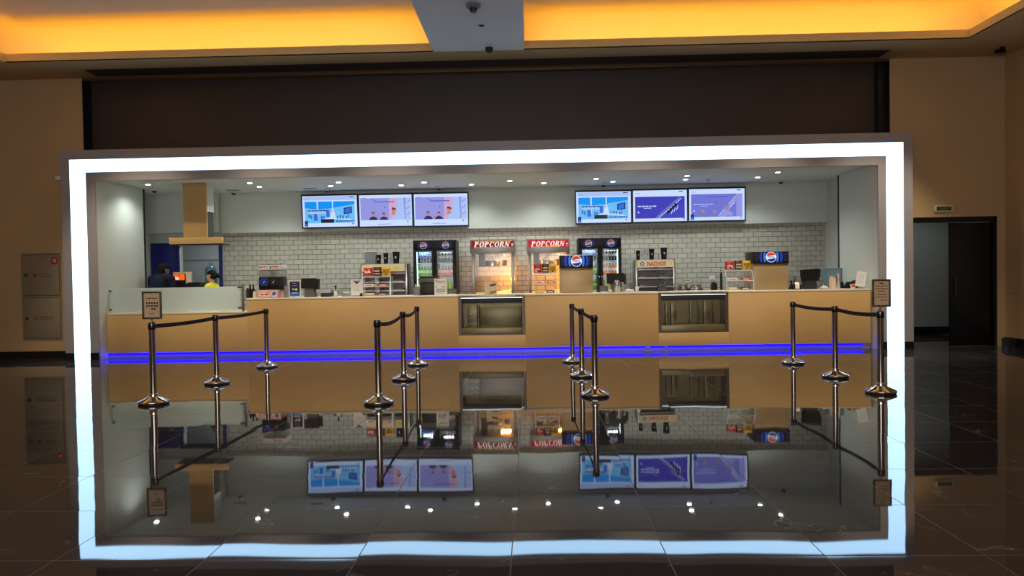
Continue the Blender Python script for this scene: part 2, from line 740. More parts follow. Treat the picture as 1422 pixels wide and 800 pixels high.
struct('floor', MB().box(XL - .2, XR + .2, -4.2, 20.2, -.1, 0, 'polished_marble'))

# far wall of the hall, with the shop opening, the recess of the shutter above it and the doorway on the right
DX0, DX1, DZ = 7.10, 8.70, 2.43
PX0, PX1 = -8.62, 6.85               # recess above the frame
w = MB()
w.box(XL, -8.60, YW, YW + .3, 0, ZS, 'hall_wall')
w.box(6.75, DX0, YW, YW + .3, 0, ZS, 'hall_wall')
w.box(DX0, DX1, YW, YW + .3, DZ, ZS, 'hall_wall')
w.box(DX1, XR, YW, YW + .3, 0, ZS, 'hall_wall')
struct('wall_far', w)
p = MB()
p.box(PX0, PX1, YW + .28, YW + .36, 3.44, ZS, 'brown_panel')
p.box(-8.60, -8.59, YW + .001, YW + .28, 3.6, ZS - .01, 'black_trim')
p.box(6.74, 6.75, YW + .001, YW + .28, 3.6, ZS - .01, 'black_trim')
p.box(6.60, 6.75, YW + .15, YW + .28, 3.6, ZS - .01, 'black_trim')
struct('wall_shutter_recess', p)
struct('trim_1', MB().box(-8.58, 6.72, YW - .02, YW + .01, ZS - .05, ZS - .012, 'brown_metal'))
struct('wall_right', MB().box(XR, XR + .2, -4.2, YW + .3, 0, 6.3, 'hall_wall'))
struct('wall_left', MB().box(XL - .2, XL, -4.2, 20, 0, 6.3, 'hall_wall'))
struct('wall_rear', MB().box(XL, XR, -4.2, -4, 0, 6.3, 'hall_wall'))
struct('baseboard_right', MB().box(XR - .02, XR, -4, YW, 0, .17, 'black_stone'))
b = MB()
b.box(XL, -8.83, YW - .02, YW, 0, .15, 'black_stone')
b.box(DX1 + .09, XR - .02, YW - .02, YW, 0, .15, 'black_stone')
struct('baseboard_far', b)
# a faint joint in the right wall's cladding
struct('trim_2', MB().box(XR - .004, XR, 2, YW, .985, .99, 'brown_metal'))

# hall ceiling: soffit all round, two coves, a beam between them
LX0, LX1, RX0, RX1 = -9.28, -1.65, -.06, 7.55
CY0, CY1 = 1.6, 12.62
c = MB()
c.box(XL, XR, CY1, 14.1, ZS, ZS + .02, 'hall_ceiling')
c.box(XL, XR, -4, CY0, ZS, ZS + .02, 'hall_ceiling')
c.box(XL, LX0, CY0, CY1, ZS, ZS + .02, 'hall_ceiling')
c.box(RX1, XR, CY0, CY1, ZS, ZS + .02, 'hall_ceiling')
struct('ceiling', c)
struct('ceiling_beam', MB().box(LX1 - .0, RX0 + .0, CY0, CY1 - .001, ZS, 6.2, 'beam_paint'))
struct('ceiling_upper', MB().box(XL, XR, -4, 14.1, 6.10, 6.2, 'cove_paint'))
lip = MB()
H1 = ZS + .155
for a0, a1 in ((LX0, LX1), (RX0, RX1)):
    lip.box(a0, a1, CY1, CY1 + .04, ZS + .001, H1, 'lip_paint')
    lip.box(a0, a1, CY0 - .04, CY0, ZS + .001, H1, 'lip_paint')
lip.box(LX0 - .04, LX0, CY0 - .04, CY1 + .04, ZS + .001, H1, 'lip_paint')
lip.box(RX1, RX1 + .04, CY0 - .04, CY1 + .04, ZS + .001, H1, 'lip_paint')
struct('trim_3', lip)
cw = MB()
R_C = .5
arc = [(CY1 + .66 - R_C * (1 - cos(radians(9 * q))), 6.099 - R_C + R_C * sin(radians(9 * q))) for q in range(11)]
prof = [(CY1 + .66, ZS + .02)] + arc
for (y0, z0), (y1, z1) in zip(prof, prof[1:]):
    cw.face([(LX0 - .66, y0, z0), (RX1 + .66, y0, z0), (RX1 + .66, y1, z1), (LX0 - .66, y1, z1)], 'cove_paint', True)
for sx, xe in ((-1, LX0), (1, RX1)):
    pr_ = [(xe + sx * .66, ZS + .02)] + [(xe + sx * (.66 - R_C * (1 - cos(radians(9 * q)))), 6.099 - R_C + R_C * sin(radians(9 * q))) for q in range(11)]
    for (x0, z0), (x1, z1) in zip(pr_, pr_[1:]):
        cw.face([(x0, CY0, z0), (x1, CY0, z1), (x1, CY1 + .66, z1), (x0, CY1 + .66, z0)], 'cove_paint', True)
bmesh.ops.remove_doubles(cw.bm, verts=cw.bm.verts, dist=.0005)
struct('wall_cove', cw)
struct('trim_4', MB().box(-8.2, 6.5, 13.15, 13.60, ZS - .006, ZS - .001, 'brown_panel'))

# the lit frame round the shop front
FX0, FX1, FZ = -8.84, 6.985, 3.965
SX0, SX1, SZ = -8.665, 6.815, 3.785       # outer edge of the light
IX0, IX1, IZ = -8.36, 6.505, 3.545        # inner edge of the light
f = MB()
f.box(FX0, FX1, YF + .012, YW + .06, SZ, FZ, 'frame_grey')
f.box(FX0, SX0, YF + .012, YW, 0, SZ, 'frame_grey')
f.box(SX1, FX1, YF + .012, YW, 0, SZ, 'frame_grey')
f.box(IX0, IX1, YF + .012, YF + .10, OZ, IZ, 'frame_grey')
f.box(IX0, OX0, YF + .012, YF + .05, 0, OZ, 'frame_grey')
f.box(OX1, IX1, YF + .012, YF + .05, 0, OZ, 'frame_grey')
f.box(SX0, SX1, YF + .06, YW + .06, IZ, SZ, 'frame_grey')
f.box(SX0, IX0, YF + .06, YW, 0, IZ, 'frame_grey')
f.box(IX1, SX1, YF + .06, YW, 0, IZ, 'frame_grey')
for a0, a1 in ((FX0, SX0), (IX0, OX0), (OX1, IX1), (SX1, FX1)):
    f.box(a0, a1, YF + .004, YF + .013, 0, .14, 'black_stone')
fr = thing('portal_frame', 'grey box frame lit by a wide white strip all round the snack bar', 'frame', (0, YF, 0))
o = f.move((0, -YF, 0)).build('surround', fr)
s = MB()
s.box(SX0, SX1, .012, .06, IZ, SZ, 'strip_white')
s.box(SX0, IX0, .012, .06, .001, IZ, 'strip_white')
s.box(IX1, SX1, .012, .06, .001, IZ, 'strip_white')
s.build('light_strip', fr, label='glowing white light strip')

# kitchen shell
struct('ceiling_kitchen', MB().box(-9.0, 7.0, YF + .101, KB + .1, 3.43, 3.5, 'kitchen_ceiling'))
struct('floor_kitchen_bounce', MB().box(OX0, OX1, 14.4, KB - .02, .0005, .006, 'kitchen_bounce'))  # unseen pale sheet added to bounce light up to the kitchen ceiling
struct('wall_kitchen_left', MB().box(OX0 - .05, OX0, YF + .051, 15.05, 0, 3.43, 'white_wall'))
struct('wall_kitchen_right', MB().box(OX1, OX1 + .05, YF + .051, 15.05, 0, 3.43, 'white_wall'))
struct('trim_5', MB().box(OX0 - .05, OX0 + .012, 15.05, 15.10, 0, 3.42, 'black_trim'))
struct('trim_6', MB().box(OX1 - .012, OX1 + .05, 15.05, 15.10, 0, 3.42, 'black_trim'))
struct('wall_return_left', MB().box(-8.75, -8.68, 15.1, KB, 0, 3.43, 'white_wall'))
struct('wall_return_right', MB().box(6.56, 6.64, 15.1, KB, 0, 3.43, 'white_wall'))
# back wall: doorway at the left, tiles to the right of it
KDX0, KDX1, KDZ = -8.05, -7.12, 2.30
bw = MB()
bw.box(-9, KDX0, KB, KB + .15, 0, 3.43, 'white_wall')
bw.box(KDX0, KDX1, KB, KB + .15, KDZ, 3.43, 'white_wall')
bw.box(KDX1, 7.0, KB, KB + .15, 0, 3.43, 'white_wall')
struct('wall_back', bw)
struct('wall_tiled', MB().box(-7.06, 6.56, KB - .02, KB - .001, 0, 2.54, 'subway_tile'))
struct('wall_bulkhead', MB().box(-7.02, 6.56, KB - .16, KB - .021, 2.53, 3.43, 'white_wall'))
struct('wall_bulkhead_left', MB().box(-8.68, -7.03, KB - .3, KB - .001, 2.55, 3.43, 'white_wall'))
# store room seen through the doorway
sr = MB()
sr.box(-9.2, -5.6, 18.6, 18.7, 0, 3.0, 'corridor_wall')
sr.box(-9.3, -9.2, KB + .15, 18.7, 0, 3.0, 'corridor_wall')
sr.box(-5.7, -5.6, KB + .15, 18.6, 0, 3.0, 'corridor_wall')
sr.box(-9.2, -5.7, KB + .15, 18.6, 3.0, 3.1, 'corridor_wall')
struct('wall_store_room', sr)
struct('trim_7', MB().box(-9.2, -5.7, 18.585, 18.6, 1.98, 2.01, 'grey_plastic'))
d1 = MB()
d1.box(KDX0 - .06, KDX0, KB - .06, KB + .15, 0, KDZ + .07, 'blue_door')
d1.box(KDX1, KDX1 + .07, KB - .06, KB + .15, 0, KDZ + .07, 'blue_door')
d1.box(KDX0, KDX1, KB - .06, KB + .15, KDZ, KDZ + .07, 'blue_door')
door1 = struct('door_1', d1)
lf = MB()
lf.box(-8.66, KDX0 - .07, KB - .11, KB - .065, 0.02, KDZ + .03, 'blue_door', .004)
lf.build('door_leaf', door1)

# corridor behind the doorway on the right
cr = MB()
cr.box(6.9, 9.4, 16.3, 16.4, 0, 3, 'corridor_wall')
cr.box(7.0, 7.06, YW + .3, 16.3, 0, 3, 'corridor_wall')
cr.box(9.3, 9.4, YW + .3, 16.3, 0, 3, 'corridor_wall')
cr.box(6.9, 9.4, YW + .3, 16.4, 3.0, 3.1, 'corridor_wall')
struct('wall_corridor', cr)
struct('baseboard_corridor', MB().box(7.06, 9.3, 16.28, 16.3, 0, .17, 'black_stone'))
dm = MB()
dm.box(DX1 - .055, DX1, YW - .015, YW + .1, 0, DZ, 'door_black')
dm.box(DX0, DX1, YW - .015, YW + .1, DZ - .10, DZ, 'door_black')
door2 = struct('door_2', dm)
dl = MB()
dl.box(7.86, DX1 - .056, YW + .03, YW + .08, .012, DZ - .11, 'door_black', .003)
leaf = dl.build('door_leaf', door2)
h = MB()
h.tube([(7.93, YW + .03, .95), (7.93, YW - .03, .95), (7.93, YW - .03, 1.35), (7.93, YW + .03, 1.35)], .012, 'black_plastic')
h.build('door_handle', leaf)

# ------------------------------------------------------------------ ceiling fittings
dlp = None
front_row = [(-7.71, 14.37), (-5.67, 14.46), (-3.90, 14.63), (-2.19, 14.9), (-.42, 14.94), (1.36, 14.88), (3.18, 14.71), (4.91, 14.45)]
back_row = [(-5.70, 15.06), (-4.22, 15.18), (-2.74, 15.29), (-1.25, 15.41), (.29, 15.41), (1.76, 15.40), (3.27, 15.28), (4.74, 15.17)]
for row, pts in (('front', front_row), ('rear', back_row)):
    for i, (x, y) in enumerate(pts):
        lb = f'round recessed downlight, {ORD[i]} from the left in the {row} row of the kitchen ceiling'
        if dlp is None:
            dlp = thing('ceiling_downlight', lb, 'ceiling light', (x, y, 3.43), group='downlights in the kitchen ceiling')
            MB().lathe([(.048, 0), (.048, -.008), (.066, -.006), (.068, 0)], 'white_plastic', caps=False, n=24).build('trim_ring', dlp)
            MB().cyl((0, 0, -.005), .048, .003, 'downlight', 20).build('lens', dlp)
        else:
            dup(dlp, (x, y, 3.43), lb)
        lamp('downlight_beam', 'SPOT', (x, y, 3.41), 63, (.93, 1, .95), .06, spot=radians(140), blend=.8)


def dome(x, y, z, label, s=1.):
    t = thing('ceiling_dome_camera', label, 'security camera', (x, y, z))
    MB().lathe([(.06 * s, 0), (.065 * s, -.02 * s), (.055 * s, -.035 * s)], 'white_plastic', n=20).build('housing', t)
    MB().lathe([(.0, -.075 * s), (.025 * s, -.07 * s), (.043 * s, -.05 * s), (.048 * s, -.035 * s)], 'dark_glass', n=20).build('lens_dome', t)
    return t


dome(-8.02, 15.2, 3.43, 'small black dome camera at the far left of the kitchen ceiling')
dome(-6.60, 15.9, 3.43, 'small black dome camera on the kitchen ceiling right of the tan hood')
dome(5.45, 15.85, 3.43, 'small black dome camera on the kitchen ceiling right of the menu screens')
for px, py, lab in ((454, 268, 'dark dome camera above the leftmost menu screen'), (609, 266, 'dark dome camera above the third menu screen from the left'),
                    (838, 260, 'dark dome camera above the blue harbour picture screen of the right bank')):
    x, z = W(px, py, 15.7)
    dome(x, 15.72, 3.43, lab, 1.1)
t = thing('smoke_detector', 'small round white detector on the kitchen ceiling above the right menu screens', 'detector', (3.75, 15.3, 3.43))
MB().lathe([(.05, 0), (.05, -.02), (.035, -.04)], 'white_plastic').build('body', t)
MB().lathe([(.02, -.04), (.02, -.05)], 'grey_plastic').build('sensor', t)
for px, lab in ((322, 'narrow grey air grille in the kitchen ceiling near the tan hood'), (430, 'narrow grey air grille in the kitchen ceiling left of the first screens')):
    x, z = W(px, 262, 15.5)
    t = thing('air_grille', lab, 'vent', (x, 15.55, 3.43))
    MB().box(-.16, .16, -.07, .07, -.006, 0, 'white_plastic').build('grille_frame', t)
    g = MB()
    for k in range(5):
        g.box(-.14, .14, -.055 + k * .024, -.045 + k * .024, -.010, -.006, 'grey_plastic')
    g.build('slats', t)
# on the hall's grey beam
t = thing('smoke_detector', 'grey beam detector nearest the top of the photo, between the yellow coves', 'detector', (-.78, 10.48, ZS))
MB().lathe([(.11, 0), (.11, -.025), (.075, -.05)], 'grey_plastic').build('base', t)
MB().lathe([(.055, -.05), (.045, -.10)], 'charcoal').build('sensor', t)
MB().box(-1.2, -.55, 10.235, 10.245, ZS - .004, ZS, 'charcoal').build('access_slot', kind='structure')
t = thing('ceiling_sprinkler', 'small black hole with pale ring in the grey beam', 'sprinkler', (-.72, 11.32, ZS))
MB().lathe([(.07, 0), (.068, -.008), (.05, -.01)], 'white_plastic').build('ring', t)
MB().lathe([(.045, -.011), (.04, -.016)], 'black_plastic').build('nozzle', t)
t = thing('hall_camera', 'dark box camera hanging at the far end of the grey beam', 'security camera', (-.66, 12.35, ZS))
MB().box(-.075, .075, -.03, .03, -.03, 0, 'white_plastic', .005).build('mount', t)
MB().lathe([(.062, -.03), (.066, -.07), (.05, -.11), (0, -.125)], 'charcoal').build('lens_dome', t)
x, z = W(1378, 72, 13.2)
t = thing('hall_camera', 'dark bracket camera in the right far corner of the soffit', 'security camera', (8.45, 13.15, ZS))
MB().box(-.03, .03, -.03, .03, -.05, 0, 'black_plastic').build('mount', t)
MB().box(-.12, .05, -.035, .035, -.11, -.045, 'black_plastic', .008).build('body', t)
MB().cyl((-.13, 0, -.078), .025, .012, 'dark_glass', axis='x').build('lens', t)
t = thing('ceiling_vent', 'black square vent in the soffit at the right edge', 'vent', (8.32, 11.6, ZS))
MB().box(-.2, .2, -.3, .3, -.012, 0, 'charcoal').build('vent_frame', t)
g = MB()
for k in range(9):
    g.box(-.18, .18, -.27 + k * .062, -.24 + k * .062, -.016, -.011, 'black_plastic')
g.build('slats', t)

# ------------------------------------------------------------------ tan hood
t = thing('extractor_hood', 'tan inverted T hood hanging from the ceiling over the low counter', 'hood', (0, 0, 0))
hx0, hz0 = W(255, 332, 14.3)
hx1, _ = W(288, 332, 14.3)
cx0, cz1 = W(235, 330.5, 14.3)
cx1, cz0 = W(309, 338, 14.3)
xc = (hx0 + hx1) / 2
t.location = (xc, 14.3, cz0)
d = lambda v: v - xc
zz = lambda v: v - cz0
MB().box(d(hx0), d(hx1), 0, .03, zz(cz1) - .002, zz(3.43), 'tan_laminate', .003).build('front_cladding', t)
MB().box(d(hx0) + .01, d(hx1) - .003, .03, .34, zz(2.86), zz(3.43), 'white_wall').build('chimney', t)
MB().box(d(hx0) + .03, d(hx1) - .02, .03, .34, zz(cz1), zz(2.86), 'dark_steel').build('duct', t)
MB().box(d(cx0), d(cx1), -.01, .05, 0, zz(cz1), 'tan_laminate', .004).build('canopy', t)
MB().box(d(cx0) + .02, d(cx1) - .02, .05, .42, .005, .035, 'steel', .003).build('canopy_plate', t)
m_ = MB().box(d(cx0) + .03, d(cx1) - .03, .02, .39, -.012, .0, 'black_plastic')
for k in range(8):
    m_.box(d(cx0) + .06 + k * .12, d(cx0) + .13 + k * .12, .04, .37, -.018, -.012, 'dark_steel')
m_.build('filter', t)

# ================================================================== THE COUNTER
CT, CL, CB = 1.112, .862, .098
YK = 13.63
X_SPLIT = W(343, 420, YK)[0]
case_px = [((636, 410), (730, 465)), ((914, 406), (1012, 461))]
cases = []
for (a, b_) in case_px:
    x0, z1 = W(a[0], a[1], YK)
    x1, z0 = W(b_[0], b_[1], YK)
    cases.append((x0, x1, z0))
cnt = thing('service_counter', 'long tan snack counter with blue glowing base under the white frame', 'counter', (0, YK, 0))
TH = .05
EX1 = OX1 - .03
pan = MB()
segs = [(X_SPLIT, cases[0][0]), (cases[0][1], cases[1][0]), (cases[1][1], EX1)]
for a0, a1 in segs:
    pan.box(a0, a1, 0, TH, CB, CT - .03, 'tan_laminate', .002)
for a0, a1, z0 in cases:
    pan.box(a0, a1, 0, TH, CB, z0, 'tan_laminate', .002)
pan.box(X_SPLIT, X_SPLIT + .03, TH, .7, CB, CT - .03, 'tan_laminate')
pan.box(EX1 - .03, EX1, TH, .7, CB, CT - .03, 'tan_laminate')
pan.build('front_panel', cnt)
MB().box(OX0 + .01, X_SPLIT, 0, TH, CB, CL - .025, 'tan_laminate', .002).build('low_panel', cnt)
tp = MB()
for a0, a1 in segs:
    tp.box(a0 - (.012 if a0 == X_SPLIT else 0), a1, -.008, .72, CT - .03, CT, 'tan_stone', .004)
for a0, a1, z0 in cases:
    tp.box(a0, a1, .45, .72, CT - .03, CT, 'tan_stone', .004)
tp.build('worktop', cnt)
MB().box(OX0 + .01, X_SPLIT - .013, -.008, .72, CL - .025, CL, 'tan_stone', .004).build('low_worktop', cnt)
MB().box(OX0 + .01, EX1, .045, .10, 0, CB, 'plinth_metal').build('plinth', cnt)
BX = W(1199, 480, YK)[0]
g1, g2 = W(897, 480, YK)[0], W(903, 480, YK)[0]
g3, g4 = W(923, 480, YK)[0], W(928, 480, YK)[0]
ls = MB()
for a0, a1 in ((OX0 + .015, g1), (g2, g3), (g4, BX)):
    ls.box(a0, a1, .006, .03, CB - .036, CB - .001, 'blue_led')
ls.build('light_strip', cnt, label='glowing blue light strip')

# display cases let into the counter
for i, ((x0, x1, z0), lab) in enumerate(zip(cases, ('glass fronted chilled case in the counter in front of the left popcorn machine',
                                                     'glass fronted chilled case in the counter in front of the nachos warmer'))):
    wd = x1 - x0 - .004
    xm = (x0 + x1) / 2
    z0 += .001
    t = thing('display_case', lab, 'display case', (xm, YK, z0))
    H = CT - .022 - z0
    a = wd / 2
    k = MB()
    for sx in (-1, 1):
        k.box(min(sx * a, sx * (a - .055)), max(sx * a, sx * (a - .055)), .004, .42, 0, H, 'brown_metal')
    k.box(-a + .055, a - .055, .004, .42, 0, .02, 'brown_metal')
    k.build('case_body', t)
    bk = MB()
    bk.box(-a + .055, a - .055, .40, .42, .02, H - .02, 'olive_steel')
    bk.box(-a + .055, a - .055, .02, .40, .02, .135, 'olive_steel', .004)
    if i == 0:
        bk.box(-a + .15, -a + .34, .26, .398, .136, H - .17, 'case_panel', .004)
        bk.box(-a + .36, -a + .375, .2, .398, .136, H - .2, 'brown_metal')
        bk.box(-a + .39, a - .07, .28, .398, .136, H - .22, 'olive_steel', .006)
    else:
        for q, ww, mm in ((.14, .05, 'olive_steel'), (.22, .10, 'case_panel'), (.50, .02, 'steel'), (.62, .015, 'brown_metal'), (.70, .10, 'dark_steel'), (.84, .02, 'brown_metal')):
            bk.box(-a + q * wd, -a + q * wd + ww, .26, .398, .136, H - .16 - .03 * (q < .3), mm, .003)
    if i == 0:
        rnd = random.Random(4)
        for q in range(12):
            sx = -a + .16 + rnd.random() * .15
            sz = .17 + rnd.random() * (H - .42)
            bk.quad(sx, sx + rnd.uniform(.01, .03), sz, sz + rnd.uniform(.008, .02), .2585, 'paper')
    bk.build('interior', t)
    MB().box(-a + .056, a - .056, .012, .05, H - .135, H - .04, 'charcoal', .003).build('top_rail', t)
    MB().box(-a + .056, a - .056, .02, .026, .02, H - .135, 'clear_glass').build('glass_front', t)
    tg = MB()
    tg.box(-a + .03, a - .03, -.004, .43, H - .032, H - .020, 'acrylic')
    tg.build('glass_top', t)
    le = MB()
    le.box(-a + .05, a - .05, .0, .018, H - .040, H - .033, 'steel')
    le.box(-a + .05, a - .05, -.004, .0, H - .040, H - .034, 'case_led')
    le.build('light_bar', t)

# frosted glass screen over the low counter
x0, z1 = W(148, 401, YK + .12)
x1, z0 = W(338, 431, YK + .12)
gy = YK + .12
t = thing('counter_screen', 'frosted glass screen between two steel posts on the low counter', 'screen', ((x0 + x1) / 2, gy, CL + .001))
hw = (x1 - x0) / 2
gp = MB().box(-hw + .06, hw - .05, -.006, .006, .02, z1 - CL, 'frosted_glass')
gp.build('glass_pane', t)
for sx in (-1, 1):
    top = z1 - CL + .01 + .04 * (sx > 0)
    MB().lathe([(.035, 0), (.035, .008), (.022, .010), (.022, top), (.0, top + .004)], 'bronze_steel', (sx * hw, 0, 0), 16).build('post', t)
    for hz in (.07, top - .06):
        c_ = MB()
        c_.box(min(sx * (hw - .015), sx * (hw - .10)), max(sx * (hw - .015), sx * (hw - .10)), -.016, .016, hz - .016, hz + .016, 'dark_steel', .006)
        c_.build('clamp', t)

# ================================================================== STANCHIONS
ST_H = .985
SHAPE = dict()


def stanchion(x, y, label, nxt=None, sag=.035):
    t = thing('stanchion', label, 'barrier post', (x, y, 0), group='belt barrier posts in front of the counter')
    if not SHAPE:
        SHAPE['base'] = MB().lathe([(.172, .014), (.176, .022), (.176, .034), (.165, .042), (.12, .062), (.075, .082), (.048, .098), (.046, .105)], 'polished', n=40).build('base', t)
        SHAPE['foot'] = MB().lathe([(.160, 0), (.170, .003), (.170, .014), (.165, .016)], 'rubber', n=40).build('rubber_ring', SHAPE['base'])
        SHAPE['collar'] = MB().lathe([(.046, .098), (.052, .10), (.052, .122), (.045, .128)], 'polished', n=24).build('collar', t)
        SHAPE['post'] = MB().lathe([(.0375, .10), (.0375, ST_H - .085)], 'bronze_steel', n=48).build('post', t)
        SHAPE['head'] = MB().lathe([(.0375, ST_H - .085), (.040, ST_H - .082), (.040, ST_H - .008), (.037, ST_H - .001), (.0, ST_H)], 'dark_chrome', n=48).build('belt_head', t)
        for q in range(4):
            a = pi / 2 * q
            SHAPE['clip%d' % q] = MB().box(-.014, .014, .034, .0435, ST_H - .070, ST_H - .020, 'black_plastic', .003).rot(a).build('clip', SHAPE['head'])
    else:
        for k, v in SHAPE.items():
            if k == 'foot' or k.startswith('clip'):
                continue
            cp = v.copy()
            COL.objects.link(cp)
            cp.parent = t
            for g in v.children:
                gc = g.copy()
                COL.objects.link(gc)
                gc.parent = cp
    if nxt:
        b = MB()
        dx, dy = nxt[0] - x, nxt[1] - y
        L = sqrt(dx * dx + dy * dy)
        ux, uy = dx / L, dy / L
        nx, ny = -uy * .0015, ux * .0015
        k = b.mi('belt')
        rows = []
        n = 24
        for i in range(n + 1):
            s_ = .05 + (L - .10) * i / n
            zc = ST_H - .046 - sag * 4 * (i / n) * (1 - i / n)
            rows.append([b.bm.verts.new((ux * s_ + sg * nx, uy * s_ + sg * ny, zc + hz)) for sg, hz in ((-1, -.025), (-1, .025), (1, .025), (1, -.025))])
        for r0_, r1_ in zip(rows, rows[1:]):
            for j in range(4):
                b.bm.faces.new((r0_[j], r0_[(j + 1) % 4], r1_[(j + 1) % 4], r1_[j])).material_index = k
        b.bm.faces.new(rows[0])
        b.bm.faces.new(list(reversed(rows[-1])))
        b.build('belt', t)
    return t


rows_ = [('leftmost queue row', [(-4.59, 8.56), (-4.52, 10.15), (-4.465, 11.96)], .014),
         ('second queue row from the left', [(-1.82, 8.40), (-1.86, 10.3), (-1.925, 11.98)], .05),
         ('third queue row from the left', [(.75, 8.75), (.706, 10.4), (.667, 12.1)], .012),
         ('rightmost queue row', [(4.156, 8.71), (4.168, 10.03), (4.138, 11.54)], .022)]
for rn, pts, sag in rows_:
    for i, (x, y) in enumerate(pts):
        which = ('nearest', 'middle', 'farthest')[i]
        stanchion(x, y, f'polished steel belt post, {which} of the three in the {rn}', pts[i + 1] if i < 2 else None, sag)


def sign_holder(x, y, z0, p0, p1, label, kind):
    (ax, az), (bx, bz) = W(*p0, y), W(*p1, y)
    t = thing('sign_holder', label, 'sign', (x, y, z0))
    a0, a1, c0, c1 = ax - x, bx - x, bz - z0, az - z0
    m_ = MB().lathe([(.03, .002), (.03, .012), (.011, .018), (.011, c0 + .01)], 'polished', n=16)
    m_.build('stem', t)
    fr_ = MB()
    e = .022
    fr_.box(a0, a1, -.010, .012, c0, c0 + e, 'brown_metal', .004)
    fr_.box(a0, a1, -.010, .012, c1 - e, c1, 'brown_metal', .004)
    fr_.box(a0, a0 + e, -.010, .012, c0 + e, c1 - e, 'brown_metal', .004)
    fr_.box(a1 - e, a1, -.010, .012, c0 + e, c1 - e, 'brown_metal', .004)
    fr_.box(a0 + .004, a1 - .004, .008, .014, c0 + .004, c1 - .004, 'black_plastic')
    fr_.build('sign_frame', t)
    s_ = MB()
    s_.box(a0 + e, a1 - e, 0, .008, c0 + e, c1 - e, 'tan_paper')
    w_, h_ = a1 - a0, c1 - c0
    yq = -.0015
    if kind == 'icons':
        s_.lines(a0 + .22 * w_, a0 + .80 * w_, c0 + .73 * h_, .012, yq, 'brown_ink', 1)
        for r in range(3):
            for cix in range(5):
                if (r, cix) in ((2, 0), (2, 1), (2, 4)):
                    continue
                xx = a0 + (.20 + .13 * cix) * w_
                zq = c0 + (.58 - .105 * r) * h_
                if (r + cix) % 3 == 1:
                    s_.disc(xx + .012, zq, .012, yq, 'ink', 12)
                else:
                    s_.quad(xx, xx + .022, zq - .01, zq + .010, yq, 'brown_ink' if cix < 2 else 'ink')
        s_.lines(a0 + .35 * w_, a0 + .62 * w_, c0 + .18 * h_, .008, yq, 'brown_ink', 2)
    else:
        s_.poly([(a0 + w_ * (.5 + .13 * cos(pi * q / 8)), c0 + h_ * (.83 + .05 * sin(pi * q / 8))) for q in range(9)], yq, 'brown_ink')
        for q, (f0, f1, zf) in enumerate(((.2, .82, .74), (.2, .84, .64), (.3, .75, .55), (.26, .78, .43), (.2, .82, .34), (.45, .80, .23))):
            s_.lines(a0 + f0 * w_, a0 + f1 * w_, c0 + zf * h_, .010, yq, 'brown_ink', 10 + q)
    s_.build('sign_sheet', t)


sign_holder(-4.585, 8.56, ST_H, (197, 405), (225, 443), 'bronze framed tan notice with small icons on the nearest left post', 'icons')
sign_holder(4.156, 8.71, ST_H, (1211, 388), (1237, 426), 'bronze framed tan notice with lines of text on the nearest right post', 'text')

# ================================================================== MENU SCREENS
def globe(mb, x, z, r, y, text_m='ink', dim=False):
    lw_, lr_, lb_ = ('logo_dim', 'logo_red_dim', 'logo_blue_dim') if dim else ('logo_white', 'logo_red', 'logo_blue')
    mb.disc(x, z, r, y, lw_, 32)

    R_ = r * .90
    n = 18
    top = [(x + R_ * cos(radians(163 - 146 * i / n)), z + R_ * sin(radians(163 - 146 * i / n))) for i in range(n + 1)]
    low = [(x + R_ * cos(radians(17)) * (1 - 2 * i / n), z + .28 * r + .10 * r * sin(3 * (.5 - i / n))) for i in range(1, n)]
    mb.poly(list(reversed(top + low)), y - .002, lr_)
    bot = [(x + R_ * cos(radians(197 + 146 * i / n)), z + R_ * sin(radians(197 + 146 * i / n))) for i in range(n + 1)]
    up = [(x + R_ * cos(radians(17)) * (1 - 2 * i / n), z - .32 * r + .10 * r * sin(3 * (.5 - i / n))) for i in range(1, n)]
    mb.poly(bot + up, y - .002, lb_)
    mb.text('PEPSI', x - .62 * r, x + .62 * r, z - .17 * r, z + .15 * r, y - .003, text_m, bold=.02)


def person_pic(mb, x, z, h, y, body, face='scr_face', hair='scr_hair'):
    mb.poly([(x - .55 * h, z), (x + .55 * h, z), (x + .42 * h, z + .25 * h), (x + .15 * h, z + .42 * h), (x - .15 * h, z + .42 * h), (x - .42 * h, z + .25 * h)], y, body)
    mb.disc(x, z + .66 * h, .27 * h, y - .001, face, 16, .20 * h)
    mb.poly([(x + .20 * h * cos(a), z + .78 * h + .17 * h * sin(a)) for a in [radians(q) for q in range(5, 180, 19)]], y - .002, hair)


